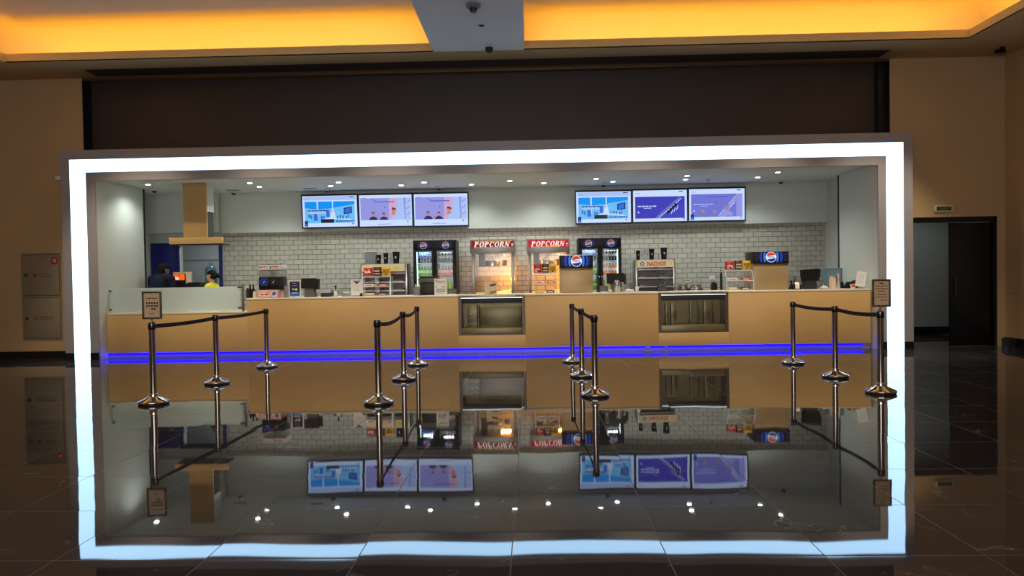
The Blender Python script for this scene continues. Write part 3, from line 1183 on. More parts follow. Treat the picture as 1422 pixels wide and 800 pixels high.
def screen_picture(mb, kind, w, h, y):
    q = lambda u0, u1, v0, v1, m, d=0: mb.quad(-w / 2 + u0 * w, -w / 2 + u1 * w, v0 * h, v1 * h, y - .001 * d, m)
    pt = lambda pts, m, d=0: mb.poly([(-w / 2 + u * w, v * h) for u, v in pts], y - .001 * d, m)
    ln = lambda u0, u1, v, hh, m, sd, d: mb.lines(-w / 2 + u0 * w, -w / 2 + u1 * w, v * h, hh * h, y - .001 * d, m, sd)
    q(0, 1, 0, 1, 'scr_white')
    ln(.05, .13, .90, .018, 'scr_greyblue', 3, 1)
    if kind == 'harbour':
        q(.02, .98, .86, .985, 'scr_pale', 1)
        q(.86, .94, .945, .97, 'scr_black', 2)
        q(.04, .95, .12, .82, 'scr_sky', 1)
        pt([(.04, .62), (.3, .58), (.55, .62), (.95, .72), (.95, .40), (.04, .40)], 'scr_skylight', 2)
        q(.26, .285, .30, .82, 'scr_white', 3)
        q(.54, .56, .45, .82, 'scr_white', 3)
        pt([(.04, .62), (.25, .575), (.4, .57), (.6, .63), (.8, .68), (.8, .69), (.6, .645), (.4, .585), (.25, .59), (.04, .635)], 'scr_blue', 3)
        q(.04, .95, .12, .40, 'scr_skylight', 3)
        q(.10, .45, .43, .51, 'scr_pale', 3)
        ln(.10, .46, .505, .035, 'scr_navy', 5, 5)
        q(.43, .49, .32, .54, 'scr_blue', 4)
        pt([(.50, .30), (.60, .30), (.58, .50), (.55, .60), (.52, .50)], 'scr_white', 4)
        pt([(.53, .47), (.56, .47), (.555, .53), (.53, .53)], 'scr_pink', 5)
        pt([(.75, .40), (.90, .43), (.90, .65), (.75, .60)], 'scr_navy', 4)
        pt([(.77, .43), (.88, .455), (.88, .62), (.77, .57)], 'scr_blue', 5)
        q(.82, .84, .27, .42, 'scr_blue', 4)
        for k, (u, hh) in enumerate(((.10, .30), (.14, .24), (.33, .20), (.37, .18), (.62, .17), (.67, .22), (.72, .20), (.78, .16))):
            q(u, u + .03, .24, .24 + hh * .6, 'scr_blue', 4)
        q(.20, .27, .20, .42, 'scr_blue', 5)
        pt([(.08, .12), (.10, .30), (.15, .28), (.19, .12)], 'scr_skylight', 5)
        q(.33, .57, .13, .25, 'scr_black', 5)
        pt([(.33, .25), (.57, .25), (.92, .20), (.80, .28), (.50, .30)], 'scr_white', 4)
        ln(.60, .93, .16, .035, 'scr_navy', 7, 5)
        q(.03, .09, .02, .20, 'scr_navy', 6)
        q(.045, .075, .05, .09, 'scr_sky', 7)
        q(.90, .93, .07, .10, 'scr_black', 6)
    elif kind == 'people':
        q(.02, .98, .20, .90, 'scr_lilac', 1)
        q(.56, .72, .20, .90, 'scr_pink', 2)
        pt([(.70, .20), (.86, .20), (.84, .90), (.72, .90)], 'scr_pale', 2)
        q(.88, .98, .20, .90, 'scr_pale', 3)
        for v in (.35, .55, .75):
            pt([(.89, v), (.96, v + .08), (.97, v + .07), (.90, v - .01)], 'scr_greyblue', 4)
        ln(.30, .66, .765, .03, 'scr_indigo', 4, 4)
        pt([(.22, .90), (.28, .82), (.33, .80), (.33, .81), (.29, .84), (.24, .90)], 'scr_greyblue', 4)
        mb.disc(-w / 2 + .48 * w, .60 * h, .018 * h, y - .004, 'scr_navy', 12)
        person_pic(mb, -w / 2 + .26 * w, .20 * h, .27 * h, y - .005, 'scr_navy')
        person_pic(mb, -w / 2 + .46 * w, .20 * h, .25 * h, y - .005, 'scr_navy')
        mb.disc(-w / 2 + .375 * w, .26 * h, .05 * h, y - .006, 'scr_face', 12, .02 * w)
        pt([(.62, .20), (.80, .20), (.72, .40), (.66, .44)], 'scr_pale', 5)
        mb.disc(-w / 2 + .645 * w, .50 * h, .09 * h, y - .006, 'scr_face', 14, .032 * w)
        pt([(.60, .36), (.63, .44), (.69, .42), (.68, .36)], 'scr_face', 7)
        pt([(.61, .54), (.63, .60), (.69, .56), (.70, .50), (.66, .53)], 'scr_hair', 7)
        ln(.35, .60, .055, .02, 'scr_greyblue', 9, 3)
        q(.90, .925, .13, .165, 'scr_navy', 3)
    elif kind == 'device':
        q(.04, .96, .10, .80, 'scr_indigo', 1)
        pt([(.38, .10), (.50, .25), (.84, .78), (.88, .72), (.80, .55), (.62, .30), (.52, .10)], 'scr_scene', 2)
        pt([(.40, .10), (.44, .10), (.88, .755), (.86, .785)], 'scr_violet', 3)
        pt([(.46, .10), (.48, .10), (.90, .72), (.90, .75)], 'scr_white', 4)
        for k in range(4):
            u = .655 + k * .045
            v = .30 + k * .075
            mb.disc(-w / 2 + u * w, v * h, .055 * h, y - .006, 'scr_black', 16, .026 * w)
        for k in range(3):
            u = .70 + k * .05
            pt([(u, .24 + k * .06), (u + .015, .24 + k * .06), (u + .045, .36 + k * .07), (u + .03, .36 + k * .07)], 'scr_white', 5)
        ln(.09, .45, .475, .035, 'scr_white', 6, 4)
        ln(.20, .34, .42, .022, 'scr_white', 8, 4)
        mb.disc(-w / 2 + .10 * w, .30 * h, .028 * h, y - .004, 'scr_white', 14)
        q(.85, .93, .94, .965, 'scr_black', 3)
        q(.93, .955, .055, .085, 'scr_black', 3)
    else:
        q(.04, .96, .11, .84, 'scr_violet', 1)
        q(.85, .96, .11, .84, 'scr_lilac', 2)
        pt([(.50, .11), (.62, .30), (.84, .78), (.86, .74), (.80, .55), (.72, .36), (.66, .11)], 'scr_lilac', 2)
        pt([(.52, .14), (.54, .14), (.845, .76), (.84, .78)], 'scr_pale', 3)
        for k in range(3):
            u = .70 + k * .045
            pt([(u, .32 + k * .09), (u + .02, .32 + k * .09), (u + .05, .46 + k * .09), (u + .03, .46 + k * .09)], 'scr_pale', 4)
        ln(.30, .70, .74, .022, 'scr_indigo', 4, 4)
        ln(.08, .44, .50, .03, 'scr_pale', 6, 4)
        ln(.20, .34, .45, .02, 'scr_pale', 8, 4)
        person_pic(mb, -w / 2 + .25 * w, .11 * h, .30 * h, y - .004, 'scr_greyblue', 'scr_mute', 'scr_greyblue')
        person_pic(mb, -w / 2 + .46 * w, .11 * h, .26 * h, y - .004, 'scr_greyblue', 'scr_mute', 'scr_greyblue')
        person_pic(mb, -w / 2 + .68 * w, .14 * h, .40 * h, y - .004, 'scr_lilac', 'scr_mute', 'scr_greyblue')
        mb.disc(-w / 2 + .48 * w, .57 * h, .016 * h, y - .004, 'scr_navy', 12)
        mb.disc(-w / 2 + .09 * w, .31 * h, .024 * h, y - .004, 'scr_white', 14)
        q(.86, .93, .94, .965, 'scr_black', 3)
        q(.03, .09, .03, .20, 'scr_navy', 6)
        q(.045, .075, .06, .10, 'scr_sky', 7)
        q(.92, .945, .065, .095, 'scr_black', 3)


emit('scr_scene', (.03, .035, .22), .9)
emit('scr_mute', (.36, .24, .50), .9)
YS = 16.02
banks = [([(418, 270), (497, 269), (573, 267.5), (650.5, 266)], (317.5, 314.5), ('harbour', 'people', 'people'), radians(-4),
          ('leftmost menu screen, with a bright blue harbour picture', 'menu screen with people on lilac, middle of the left bank', 'menu screen with people on lilac, right end of the left bank')),
         ([(798.5, 264.5), (877.5, 262.5), (955.5, 260.5), (1036, 258.5)], (312, 307), ('harbour', 'device', 'mixed'), radians(-1),
          ('menu screen with a bright blue harbour picture, left end of the right bank', 'menu screen with a dark blue device picture, middle of the right bank',
           'rightmost menu screen, pale violet with faded people and a device'))]
for edges, (b0, b1), kinds, tilt, labs in banks:
    n = len(kinds)
    X = [W(px, py, YS)[0] for px, py in edges]
    for i in range(n):
        wd = X[i + 1] - X[i] - .004
        zb = W((edges[i][0] + edges[i + 1][0]) / 2, b0 + (b1 - b0) * (i + .5) / n, YS)[1]
        zt = W((edges[i][0] + edges[i + 1][0]) / 2, (edges[i][1] + edges[i + 1][1]) / 2, YS)[1]
        h = zt - zb
        t = thing('menu_screen', labs[i], 'screen', ((X[i] + X[i + 1]) / 2, YS + .02, zb), group='menu screens over the counter')
        a = wd / 2
        e = .022
        fr_ = MB()
        fr_.box(-a, a, 0, .05, 0, .034, 'charcoal', .003)
        fr_.box(-a, a, 0, .05, h - .04, h, 'charcoal', .003)
        fr_.box(-a, -a + e, 0, .05, .034, h - .04, 'charcoal')
        fr_.box(a - e, a, 0, .05, .034, h - .04, 'charcoal')
        fr_.box(-a + e, a - e, .03, .06, .034, h - .04, 'black_plastic')
        fr_.rot(tilt * -1, 'X').build('bezel', t)
        ds = MB()
        screen_picture(ds, kinds[i], wd - 2 * e, h - .074, .026)
        ds.move((0, 0, .034)).rot(tilt * -1, 'X').build('display', t)
        MB().box(-.15, .15, .055, .1195, h * .35, h * .65, 'black_plastic').build('wall_mount', t)

# ================================================================== DRINK FRIDGES AND BOTTLES
YFR = 15.45
bottle_src = {}


def bottle(kind, loc, label, group):
    if kind not in bottle_src:
        liquid, lab, cap = {'cola': ('cola', 'label_white', 'blue_ink'), 'lemon': ('green_drink', 'label_lime', 'green_ink'), 'orange': ('orange_drink', 'label_white', 'orange_ink'),
                            'black_cola': ('cola', 'label_white', 'ink'), 'lime': ('lime_drink', 'label_lime', 'white_plastic'), 'violet_cola': ('cola', 'label_blue', 'blue_ink')}[kind]
        t = thing('drink_bottle', label, 'bottle', loc, group=group)
        MB().lathe([(.026, 0), (.030, .006), (.030, .03), (.028, .06), (.031, .09)], liquid, n=14).build('bottle_base', t)
        MB().lathe([(.0312, .09), (.0312, .15)], lab, n=14).build('wrapper', t)
        up = 'bottle_clear' if kind == 'violet_cola' else liquid
        MB().lathe([(.031, .15), (.027, .185), (.014, .215), (.012, .228)], up, n=14).build('neck', t)
        MB().lathe([(.0145, .228), (.0145, .243), (.012, .245)], cap, n=14).build('cap', t)
        bottle_src[kind] = t
        return t
    return dup(bottle_src[kind], loc, label, group)


def fridge(p0, p1, label, side, led_left):
    x0, z1 = W(*p0, YFR)
    x1, _ = W(*p1, YFR)
    w_ = x1 - x0
    xm = (x0 + x1) / 2
    Hh = z1
    D = .62
    t = thing('drinks_fridge', label, 'fridge', (xm, YFR, 0), group='drinks fridges against the tiled wall')
    a = w_ / 2
    bd = MB()
    bd.box(-a, -a + .035, .0, D, .06, Hh, 'black_plastic')
    bd.box(a - .035, a, .0, D, .06, Hh, 'black_plastic')
    bd.box(-a + .035, a - .035, .03, D, Hh - .235, Hh, 'black_plastic')
    bd.box(-a + .035, a - .035, .03, D, .06, .3, 'black_plastic')
    bd.box(-a + .035, a - .035, D - .03, D, .3, Hh - .235, 'black_plastic')
    bd.box(-.035, .035, .03, D - .03, .3, Hh - .235, 'black_plastic')
    for sx in (-1, 1):
        bd.box(sx * (a - .1) - .04, sx * (a - .1) + .04, .05, .55, 0, .06, 'charcoal')
    bd.build('cabinet', t)
    il = MB()
    for s_ in (-1, 1):
        il.box(min(s_ * .036, s_ * (a - .036)), max(s_ * .036, s_ * (a - .036)), D - .05, D - .031, .3, Hh - .235, 'fridge_back_glow')  # back panel glows by itself, standing in for the lit interior
    il.build('glowing_back', t)
    hd = MB()
    hd.box(-a + .02, a - .02, .0, .03, Hh - .205, Hh - .01, 'black_plastic', .004)
    for s_ in (-1, 1):
        xc_ = s_ * a * .52
        hd.disc(xc_, Hh - .112, .092, -.002, 'logo_glow', 28, .13)
        globe(hd, xc_, Hh - .112, 0.074, -.004, dim=True)
    hd.build('header', t)
    op = []
    for s_, nm in ((-1, 'left'), (1, 'right')):
        d0 = min(s_ * .008, s_ * (a - .02))
        d1 = max(s_ * .008, s_ * (a - .02))
        dd = MB()
        e = .05
        dd.box(d0, d0 + e, -.035, .0, .12, Hh - .207, 'black_plastic', .004)
        dd.box(d1 - e, d1, -.035, .0, .12, Hh - .207, 'black_plastic', .004)
        dd.box(d0 + e, d1 - e, -.035, .0, .12, .26, 'black_plastic')
        dd.box(d0 + e, d1 - e, -.035, .0, Hh - .23, Hh - .207, 'black_plastic')
        do = dd.build('door', t)
        MB().box(d0 + e, d1 - e, -.02, -.014, .26, Hh - .23, 'clear_glass').build('pane', do)
        hx = d1 - .02 if s_ < 0 else d0 + .02
        MB().tube([(hx, -.035, .95), (hx, -.06, .97), (hx, -.06, 1.4), (hx, -.035, 1.42)], .008, 'dark_steel').build('handle', do)
        op.append((d0 + e, d1 - e))
    ledx = op[0][0] + .012 if led_left else op[1][1] - .012
    MB().box(ledx - .008, ledx + .008, .005, .02, .32, Hh - .25, 'fridge_led').build('light_tube', t)
    zs = [1.765, 1.455, 1.13, .80, .48]
    zs = [z * Hh / 2.25 for z in zs]
    for k, z in enumerate(zs):
        for (o0, o1) in op:
            MB().box(o0 - .0, o1 + .0, .04, D - .06, z - .014, z, 'white_plastic').build('shelf', t)
    lamp('fridge_light', 'AREA', (xm - a * .5, YFR + .12, Hh - .26), 3.0, (.85, 1, .98), .2, .1)
    lamp('fridge_light', 'AREA', (xm + a * .5, YFR + .12, Hh - .26), 3.0, (.85, 1, .98), .2, .1)
    rows = [('violet_cola', 'violet labelled cola bottle', 5, 0, 0), ('black_cola', 'white labelled dark cola bottle', 5, 1, 0), ('lemon', 'green lemon drink bottle', 5, 0, 1), ('orange', 'orange soda bottle', 5, 1, 1),
            ('lemon', 'green lemon drink bottle', 5, 0, 2), ('lime', 'yellow green drink bottle', 4, 1, 2)]
    shelf_name = ('top shelf', 'second shelf', 'third shelf')
    for kind, nm, n, dix, shx in rows:
        o0, o1 = op[dix]
        for i in range(n):
            xx = xm + o0 + (o1 - o0) * (i + .5) / n
            if n == 4:
                xx = xm + o0 + (o1 - o0) * (i + .6) / 4.3
            lb = f'{nm}, {ORD[i]} from the left, {shelf_name[shx]} of the {side} fridge'
            sc_ = .95
            bt = bottle(kind, (xx, YFR + .09, zs[shx] + .001), lb, f'{nm}s in the {side} fridge')
            bt.scale = (min(1, (o1 - o0) / n / .066),) * 2 + (1.0,)
    return t


fridge((573.5, 334), (633, 335), 'black two door drinks fridge beside the left popcorn machine', 'left', True)
fridge((803, 331), (862.5, 330), 'black two door drinks fridge between right popcorn machine and nachos warmer', 'right', False)

# ================================================================== BACK COUNTER
bc = [(-4.9, -2.62, 'back counter under the cup cabinet, left of the left fridge'), (-1.52, .86, 'back counter under the two popcorn machines'), (1.98, 6.5, 'back counter under the nachos warmer and pots')]
for x0, x1, lab in bc:
    t = thing('back_counter', 'steel ' + lab, 'counter', ((x0 + x1) / 2, 15.3, 0))
    a = (x1 - x0) / 2
    MB().box(-a, a, .03, .95, .1, .86, 'steel').build('carcass', t)
    MB().box(-a, a, 0, .97, .86, .90, 'steel', .004).build('worktop', t)
    k = MB()
    n = max(2, int((x1 - x0) / .6))
    for i in range(n):
        MB().box(-a + 2 * a * i / n + .01, -a + 2 * a * (i + 1) / n - .01, .005, .03, .14, .84, 'steel', .003).build('door', t)
    MB().box(-a + .03, a - .03, .08, .9, 0, .1, 'black_plastic').build('plinth', t)
ZB = .901

# ================================================================== POPCORN MACHINES
def popcorn(p0, p1, label, hot):
    Y = 15.40
    x0, z1 = W(*p0, Y)
    x1, _ = W(*p1, Y)
    a = (x1 - x0) / 2
    xm = (x0 + x1) / 2
    H = z1 - ZB
    D = .62
    t = thing('popcorn_machine', label, 'popcorn machine', (xm, Y, ZB), group='popcorn machines on the back counter')
    MB().box(-a + .02, a - .02, .0, D, 0, .16, 'steel', .004).build('base', t)
    hp = .30
    hd = MB().box(-a, a, -.02, D, H - hp, H, 'alu', .005)
    hd.build('header', t)
    sg = MB()
    r = 'sign_red_hot' if hot else 'sign_red'
    sg.box(-a + .03, a - .03, -.032, -.021, H - .185, H - .025, r)
    if hot:
        sg.quad(-a + .08, a * .55, H - .180, H - .168, -.0335, 'sign_yellow')
    else:
        sg.quad(-a + .10, a - .06, H - .045, H - .032, -.0335, 'sign_yellow')
        sg.quad(-a + .10, a - .10, H - .180, H - .170, -.0335, 'sign_yellow')
    sg.serif('POPCORN', -a + .085, a - .095, H - .162, H - .052, -.035, 'sign_text')
    sg.quad(a - .075, a - .045, H - .125, H - .10, -.035, 'sign_text')
    sg.quad(a - .075, a - .045, H - .165, H - .145, -.035, 'sign_yellow')
    sg.build('sign_panel', t)
    for sx in (-1, 1):
        for yy in (.0, D - .05):
            MB().box(sx * (a - .055) - .028, sx * (a - .055) + .028, yy, yy + .05, .16, H - hp, 'alu', .003).build('corner_post', t)
    MB().box(-a + .09, a - .09, .012, .018, .16, H - hp, 'clear_glass').build('glass_front', t)
    for sx in (-1, 1):
        MB().box(sx * (a - .05) - .003, sx * (a - .05) + .003, .05, D - .05, .16, H - hp, 'clear_glass').build('side_glass', t)
    MB().box(-a + .09, a - .09, D - .02, D - .014, .16, H - hp, 'clear_glass').build('rear_glass', t)
    kt = MB()
    kx = -.02
    kt.lathe([(.13, .0), (.155, .01), (.16, .10), (.15, .13), (.10, .135), (.0, .14)], 'steel', (kx, .3, H - hp - .28), 24)
    ko = kt.build('kettle', t)
    k2 = MB()
    k2.box(kx - .30, kx - .17, .26, .36, H - hp - .28, H - hp, 'brown_metal', .004)
    k2.tube([(kx - .2, .3, H - hp - .20), (kx + .02, .22, H - hp - .06)], .008, 'polished')
    k2.tube([(kx + .02, .30, H - hp), (kx + .02, .30, H - hp - .15)], .012, 'steel')
    k2.build('hanger_arm', t)
    k3 = MB().lathe([(.05, 0), (.055, .12)], 'brown_plastic', (kx + .26, .3, H - hp - .26), 16)
    k3.tube([(kx + .26, .3, H - hp - .14), (kx + .26, .3, H - hp)], .006, 'steel')
    k3.build('oil_can', t)
    pf = MB()
    k = pf.mi('popcorn_food')
    rnd = random.Random(8 + hot)
    n = 14
    vs = [[pf.bm.verts.new((-a + .1 + (2 * a - .2) * i / n, .06 + .5 * j / 6, .165 + (.03 + .07 * (i / n) ** 2 + rnd.uniform(0, .02)) * sin(pi * (j + .4) / 7))) for i in range(n + 1)] for j in range(7)]
    for j in range(6):
        for i in range(n):
            f_ = pf.bm.faces.new((vs[j][i], vs[j][i + 1], vs[j + 1][i + 1], vs[j + 1][i]))
            f_.smooth = True
            f_.material_index = k
    po = pf.build('popcorn', t)
    po['kind'] = 'stuff'
    MB().box(.10, a - .14, .2, .4, H - hp - .012, H - hp, 'sign_yellow').build('warming_lamp', t)
    lamp('popcorn_light', 'AREA', (xm + .22, Y + .30, ZB + H - hp - .02), 15, (1, .42, .09), .22, .2)
    lamp('popcorn_light', 'POINT', (xm + a - .10, Y + .50, ZB + H * .36), 10, (1, .40, .07), .02)
    return t


popcorn((652.5, 333), (715, 333), 'glass popcorn machine with red sign, directly beside the left drinks fridge', False)
popcorn((731.5, 332), (791, 332), 'glass popcorn machine with brighter red sign, behind a cola dispenser', True)
for px, py, zz_ in ((663, 397, 0),):
    x, z = W(px, 402, 15.32)

# ================================================================== WARMING CABINETS
def warmer(p0, p1, label, nachos):
    Y = 15.40
    x0, z1 = W(*p0, Y)
    x1, _ = W(*p1, Y)
    a = (x1 - x0) / 2
    xm = (x0 + x1) / 2
    H = z1 - ZB
    t = thing('warming_cabinet', label, 'warmer', (xm, Y, ZB))
    D = .5
    c_ = MB()
    c_.box(-a, -a + .05, 0, D, 0, H, 'steel', .003)
    c_.box(a - .05, a, 0, D, 0, H, 'steel', .003)
    c_.box(-a + .05, a - .05, 0, D, H - .03, H, 'steel')
    c_.box(-a + .05, a - .05, D - .03, D, 0, H - .03, 'dark_steel')
    c_.box(-a + .05, a - .05, 0, D - .03, 0, .05, 'steel')
    c_.build('cabinet', t)
    hd = MB()
    hd.box(-a + .04, a - .05, -.02, .0, H - .165, H - .012, 'cream')
    if nachos:
        hd.text('NACHOS', -a + .29 * 2 * a, -a + .76 * 2 * a, H - .135, H - .045, -.0215, 'red_ink', bold=.03)
        for r_, mm, dy in ((.064, 'paper', 0), (.046, 'brown_plastic', .001), (.026, 'cream', .002)):
            hd.disc(-a + .14, H - .088, r_, -.0212 - dy, mm, 20)
        hd.poly([(a - .15, H - .13), (a - .09, H - .13), (a - .07, H - .05), (a - .12, H - .04)], -.0215, 'wood_straw')
    else:
        hd.poly([(a - .32, H - .10), (a - .22, H - .06), (a - .15, H - .09), (a - .23, H - .14)], -.0215, 'yellow')
    hd.build('header', t)
    nsh = 4
    for k in range(nsh):
        z = .09 + (H - .30) * k / (nsh - 1)
        s_ = MB().box(-a + .05, a - .05, .03, D - .03, z - .008, z, 'steel')
        s_.box(-a + .05, a - .05, .024, .03, z - .012, z + .02, 'steel')
        so = s_.build('shelf', t)
        tr_ = MB()
        for q in (-.5, .5):
            tr_.box(q * a - .30 * a, q * a + .30 * a, .06, D - .06, z + .001, z + .045, 'dark_steel', .004)
        tr_.build('tray', so)
    MB().box(-a + .055, a - .055, .006, .012, .055, H - .17, 'clear_glass').build('glass_door', t)
    return (xm, a, Y, ZB + H)


wa = warmer((500, 367), (565, 367), 'steel warming cabinet with dark cups on top behind the left candy rack', False)
wb = warmer((882.5, 361), (938, 361), 'steel nachos warmer with red lettering and cups on top', True)


# ---- paper cups on top of the cabinets
def cup(px0, px1, pyt, pyb, Y, zb, label, black=True, group=None):
    xa, zt = W(px0, pyt, Y)
    xb, _ = W(px1, pyt, Y)
    r = (xb - xa) / 2
    h = zt - zb
    t = thing('paper_cup', label, 'cup', ((xa + xb) / 2, Y, zb), group=group)
    mm = 'black_plastic' if black else 'bag_white'
    MB().lathe([(r * .72, .004), (r * .74, 0), (r * .97, h - .01), (r, h - .008), (r, h), (r * .93, h), (r * .70, .01), (0, .01)], mm, n=24, caps=False).build('cup_body', t)
    g = MB()
    s_ = r * .34
    zc = h * .52
    rr = r * .87 + .002
    pts = [(-s_, s_ * .6), (-s_ * .5, s_ * .2), (-s_ * .45, -s_ * .5), (0, -s_ * 1.1), (s_ * .45, -s_ * .5), (s_ * .5, s_ * .2), (s_, s_ * .6), (s_ * .4, s_ * .55), (0, s_ * 1.0), (-s_ * .4, s_ * .55)]
    g.face([(x_, -sqrt(max(1e-6, rr * rr - x_ * x_)) - .001 - .0, zc + z_) for x_, z_ in pts], 'paper' if black else 'ink')
    g.build('emblem', t)
    return t


ga, gb = 'paper cups on the left warming cabinet', 'paper cups on the nachos warmer'
za, zb_ = wa[3] + .001, wb[3] + .001
cup(522, 529.5, 354, 367, 15.5, za, 'small black paper cup beside the clear box on the left cabinet', True, ga)
cup(532, 539.5, 351.5, 367, 15.5, za, 'medium black paper cup, middle of the cups on the left cabinet', True, ga)
cup(540, 546, 352, 367, 15.68, za, 'white paper cup with dark mark behind the left cabinet cups', False, ga)
cup(545, 555, 349.8, 367, 15.5, za, 'large black paper cup at the right of the left cabinet', True, ga)
cup(883, 889, 348, 361, 15.5, zb_, 'small black paper cup at the left end of the nachos warmer', True, gb)
cup(887.5, 893.5, 348.5, 361, 15.68, zb_, 'small white paper cup beside the small black one on the nachos warmer', False, gb)
cup(896, 902, 346.5, 361, 15.68, zb_, 'taller white paper cup in the middle of the nachos warmer', False, gb)
cup(901, 908.5, 346, 361, 15.5, zb_, 'medium black paper cup in the middle of the nachos warmer', True, gb)
cup(917, 926.5, 344, 361, 15.5, zb_, 'large black paper cup standing apart on the nachos warmer', True, gb)
x0, zt = W(508, 349, 15.55)
x1, _ = W(522, 349, 15.55)
t = thing('clear_box', 'clear plastic box with white rim on the left warming cabinet', 'box', ((x0 + x1) / 2, 15.55, za))
a, h = (x1 - x0) / 2, zt - za
m_ = MB()
for bx in ((-a, a, -.1, -.096), (-a, a, .096, .1), (-a, -a + .004, -.096, .096), (a - .004, a, -.096, .096)):
    m_.box(*bx, 0, h - .02, 'milky')
m_.box(-a, a, -.1, .1, 0, .004, 'bag_white')
m_.build('box_body', t)
MB().box(-a - .006, a + .006, -.106, .106, h - .02, h, 'white_plastic', .004).build('lid', t)

# ================================================================== THINGS ON THE FRONT COUNTER
ZC = CT + .001
YC = 14.0


def candy_bag(px0, px1, pyt, Y, zb, m, label, m2, group):
    xa, zt = W(px0, pyt, Y)
    xb, _ = W(px1, pyt, Y)
    a, h = (xb - xa) / 2, zt - zb
    t = thing('candy_bag', label, 'candy bag', ((xa + xb) / 2, Y, zb), group=group)
    k = MB()
    mi = k.mi(m)
    n, mm = 8, 6
    for sg in (-1, 1):
        g = []
        for j in range(mm + 1):
            v = j / mm
            row = []
            for i in range(n + 1):
                u = i / n
                th = .035 * (sin(pi * u) ** .6) * (sin(pi * min(max(v, .02), .97)) ** .5) + .002
                row.append(k.bm.verts.new(((-a + 2 * a * u) * (1 - .05 * sin(pi * v)), sg * th, h * v)))
            g.append(row)
        for j in range(mm):
            for i in range(n):
                q = (g[j][i], g[j][i + 1], g[j + 1][i + 1], g[j + 1][i])
                f_ = k.bm.faces.new(q if sg < 0 else tuple(reversed(q)))
                f_.material_index = mi
                f_.smooth = True
    pr = k
    rnd = random.Random(hash(label) % 97)
    rnd = random.Random(len(label))
    y_ = -.0395
    if m == 'red':
        for q in range(4):
            cx_, cz_ = rnd.uniform(-.6, .6) * a, h * rnd.uniform(.25, .75)
            pr.disc(cx_, cz_, h * .13, y_, m2, 14, h * .09)
        pr.quad(-.7 * a, .6 * a, h * .42, h * .56, y_ - .001, m2)
    elif m == 'maroon':
        pr.quad(-.65 * a, .65 * a, h * .50, h * .66, y_, m2)
        for q in range(4):
            pr.disc(-.55 * a + q * .37 * a, h * .3, h * .08, y_, m2, 12)
    else:
        for q in range(3):
            pr.quad(-.75 * a, .65 * a, h * (.42 + .13 * q), h * (.47 + .13 * q), y_, m2)
        pr.disc(0, h * .26, h * .10, y_, m2, 14)
    pr.build('pouch', t)


def candy_rack(p0, p1, pmid, label, nm):
    """clear acrylic rack: three bags on its top tray, bars on the two tiers below"""
    Y = YC + .04
    x0, zt = W(p0[0], pmid, Y)
    x1, _ = W(p1[0], pmid, Y)
    zt = zt
    a = (x1 - x0) / 2
    xm = (x0 + x1) / 2
    H = zt - ZC
    t = thing('candy_rack', label, 'candy rack', (xm, Y, ZC), group='clear candy racks on the counter')
    for sx in (-1, 1):
        sp = MB().prism_x([(-.16, 0), (.16, 0), (.16, H), (-.04, H), (-.16, H * .5)], sx * a - .004, sx * a + .004, 'acrylic')
        sp.prism_x([(-.165, 0), (-.16, 0), (-.16, H * .5), (-.04, H), (-.045, H), (-.165, H * .5)], sx * a - .005, sx * a + .005, 'bag_white')
        sp.build('side_panel', t)
    tiers = (.012, H * .50, H)
    for k, z in enumerate(tiers):
        y0 = (-.155, -.155, -.04)[k]
        s_ = MB().box(-a + .004, a - .004, y0, .155, z - .012, z - .005, 'acrylic')
        s_.box(-a + .004, a - .004, y0, y0 + .005, z - .012, z + .022, 'acrylic')
        s_.box(-a, a, y0 - .004, y0, z - .013, z - .004, 'bag_white')
        s_.build('tier', t)
    MB().box(-.003, .003, -.15, .155, .012, H - .013, 'acrylic').build('divider', t)
    bags = (('red', 'bag_white', 'red'), ('maroon', 'wood_straw', 'dark brown'), ('yellow', 'brown_ink', 'yellow'))
    e = (p1[0] - p0[0])
    tp_ = p0[1]
    for k, (m, m2, cn) in enumerate(bags):
        f0, f1 = ((.02, .36), (.365, .66), (.665, .99))[k]
        candy_bag(p0[0] + e * f0, p0[0] + e * f1, tp_ + (0, -1, -1)[k], Y + .06, ZC + H + .001, m, f'{cn} candy bag on top of the {nm}', m2, 'candy bags on the racks')
    bars = [('yellow', -.5, 0, 'yellow candy bar'), ('red', .5, 1, 'red candy bar'), ('bag_white', -.5, 1, 'white candy bar'), ('maroon', .45, 0, 'dark candy bar')]
    for m, fx, tier, cn in bars:
        z = ZC + tiers[tier] - .004
        tt = thing('candy_bar', f'{cn} on the {("lower", "middle")[tier]} tier of the {nm}', 'candy bar', (xm + fx * a, Y - .07, z), group='candy bars in the racks')
        q = MB().box(-a * .36, a * .36, -.05, .05, .0, .05, m, .014)
        q.quad(-a * .22, a * .2, .018, .036, -.0505, 'paper' if m != 'bag_white' else 'red_ink')
        q.build('wrapper', tt)
    return t


candy_rack((504, 372), (543, 372), 384.5, 'clear candy rack with three bags on top, in front of the left warming cabinet', 'left candy rack')
candy_rack((740.5, 367.5), (773, 367.5), 380.5, 'narrow clear candy rack with three bags, in front of the right popcorn machine', 'middle candy rack')
candy_rack((1006, 363), (1043, 363), 375.5, 'clear candy rack with three bags, left of the right cola dispenser', 'right candy rack')


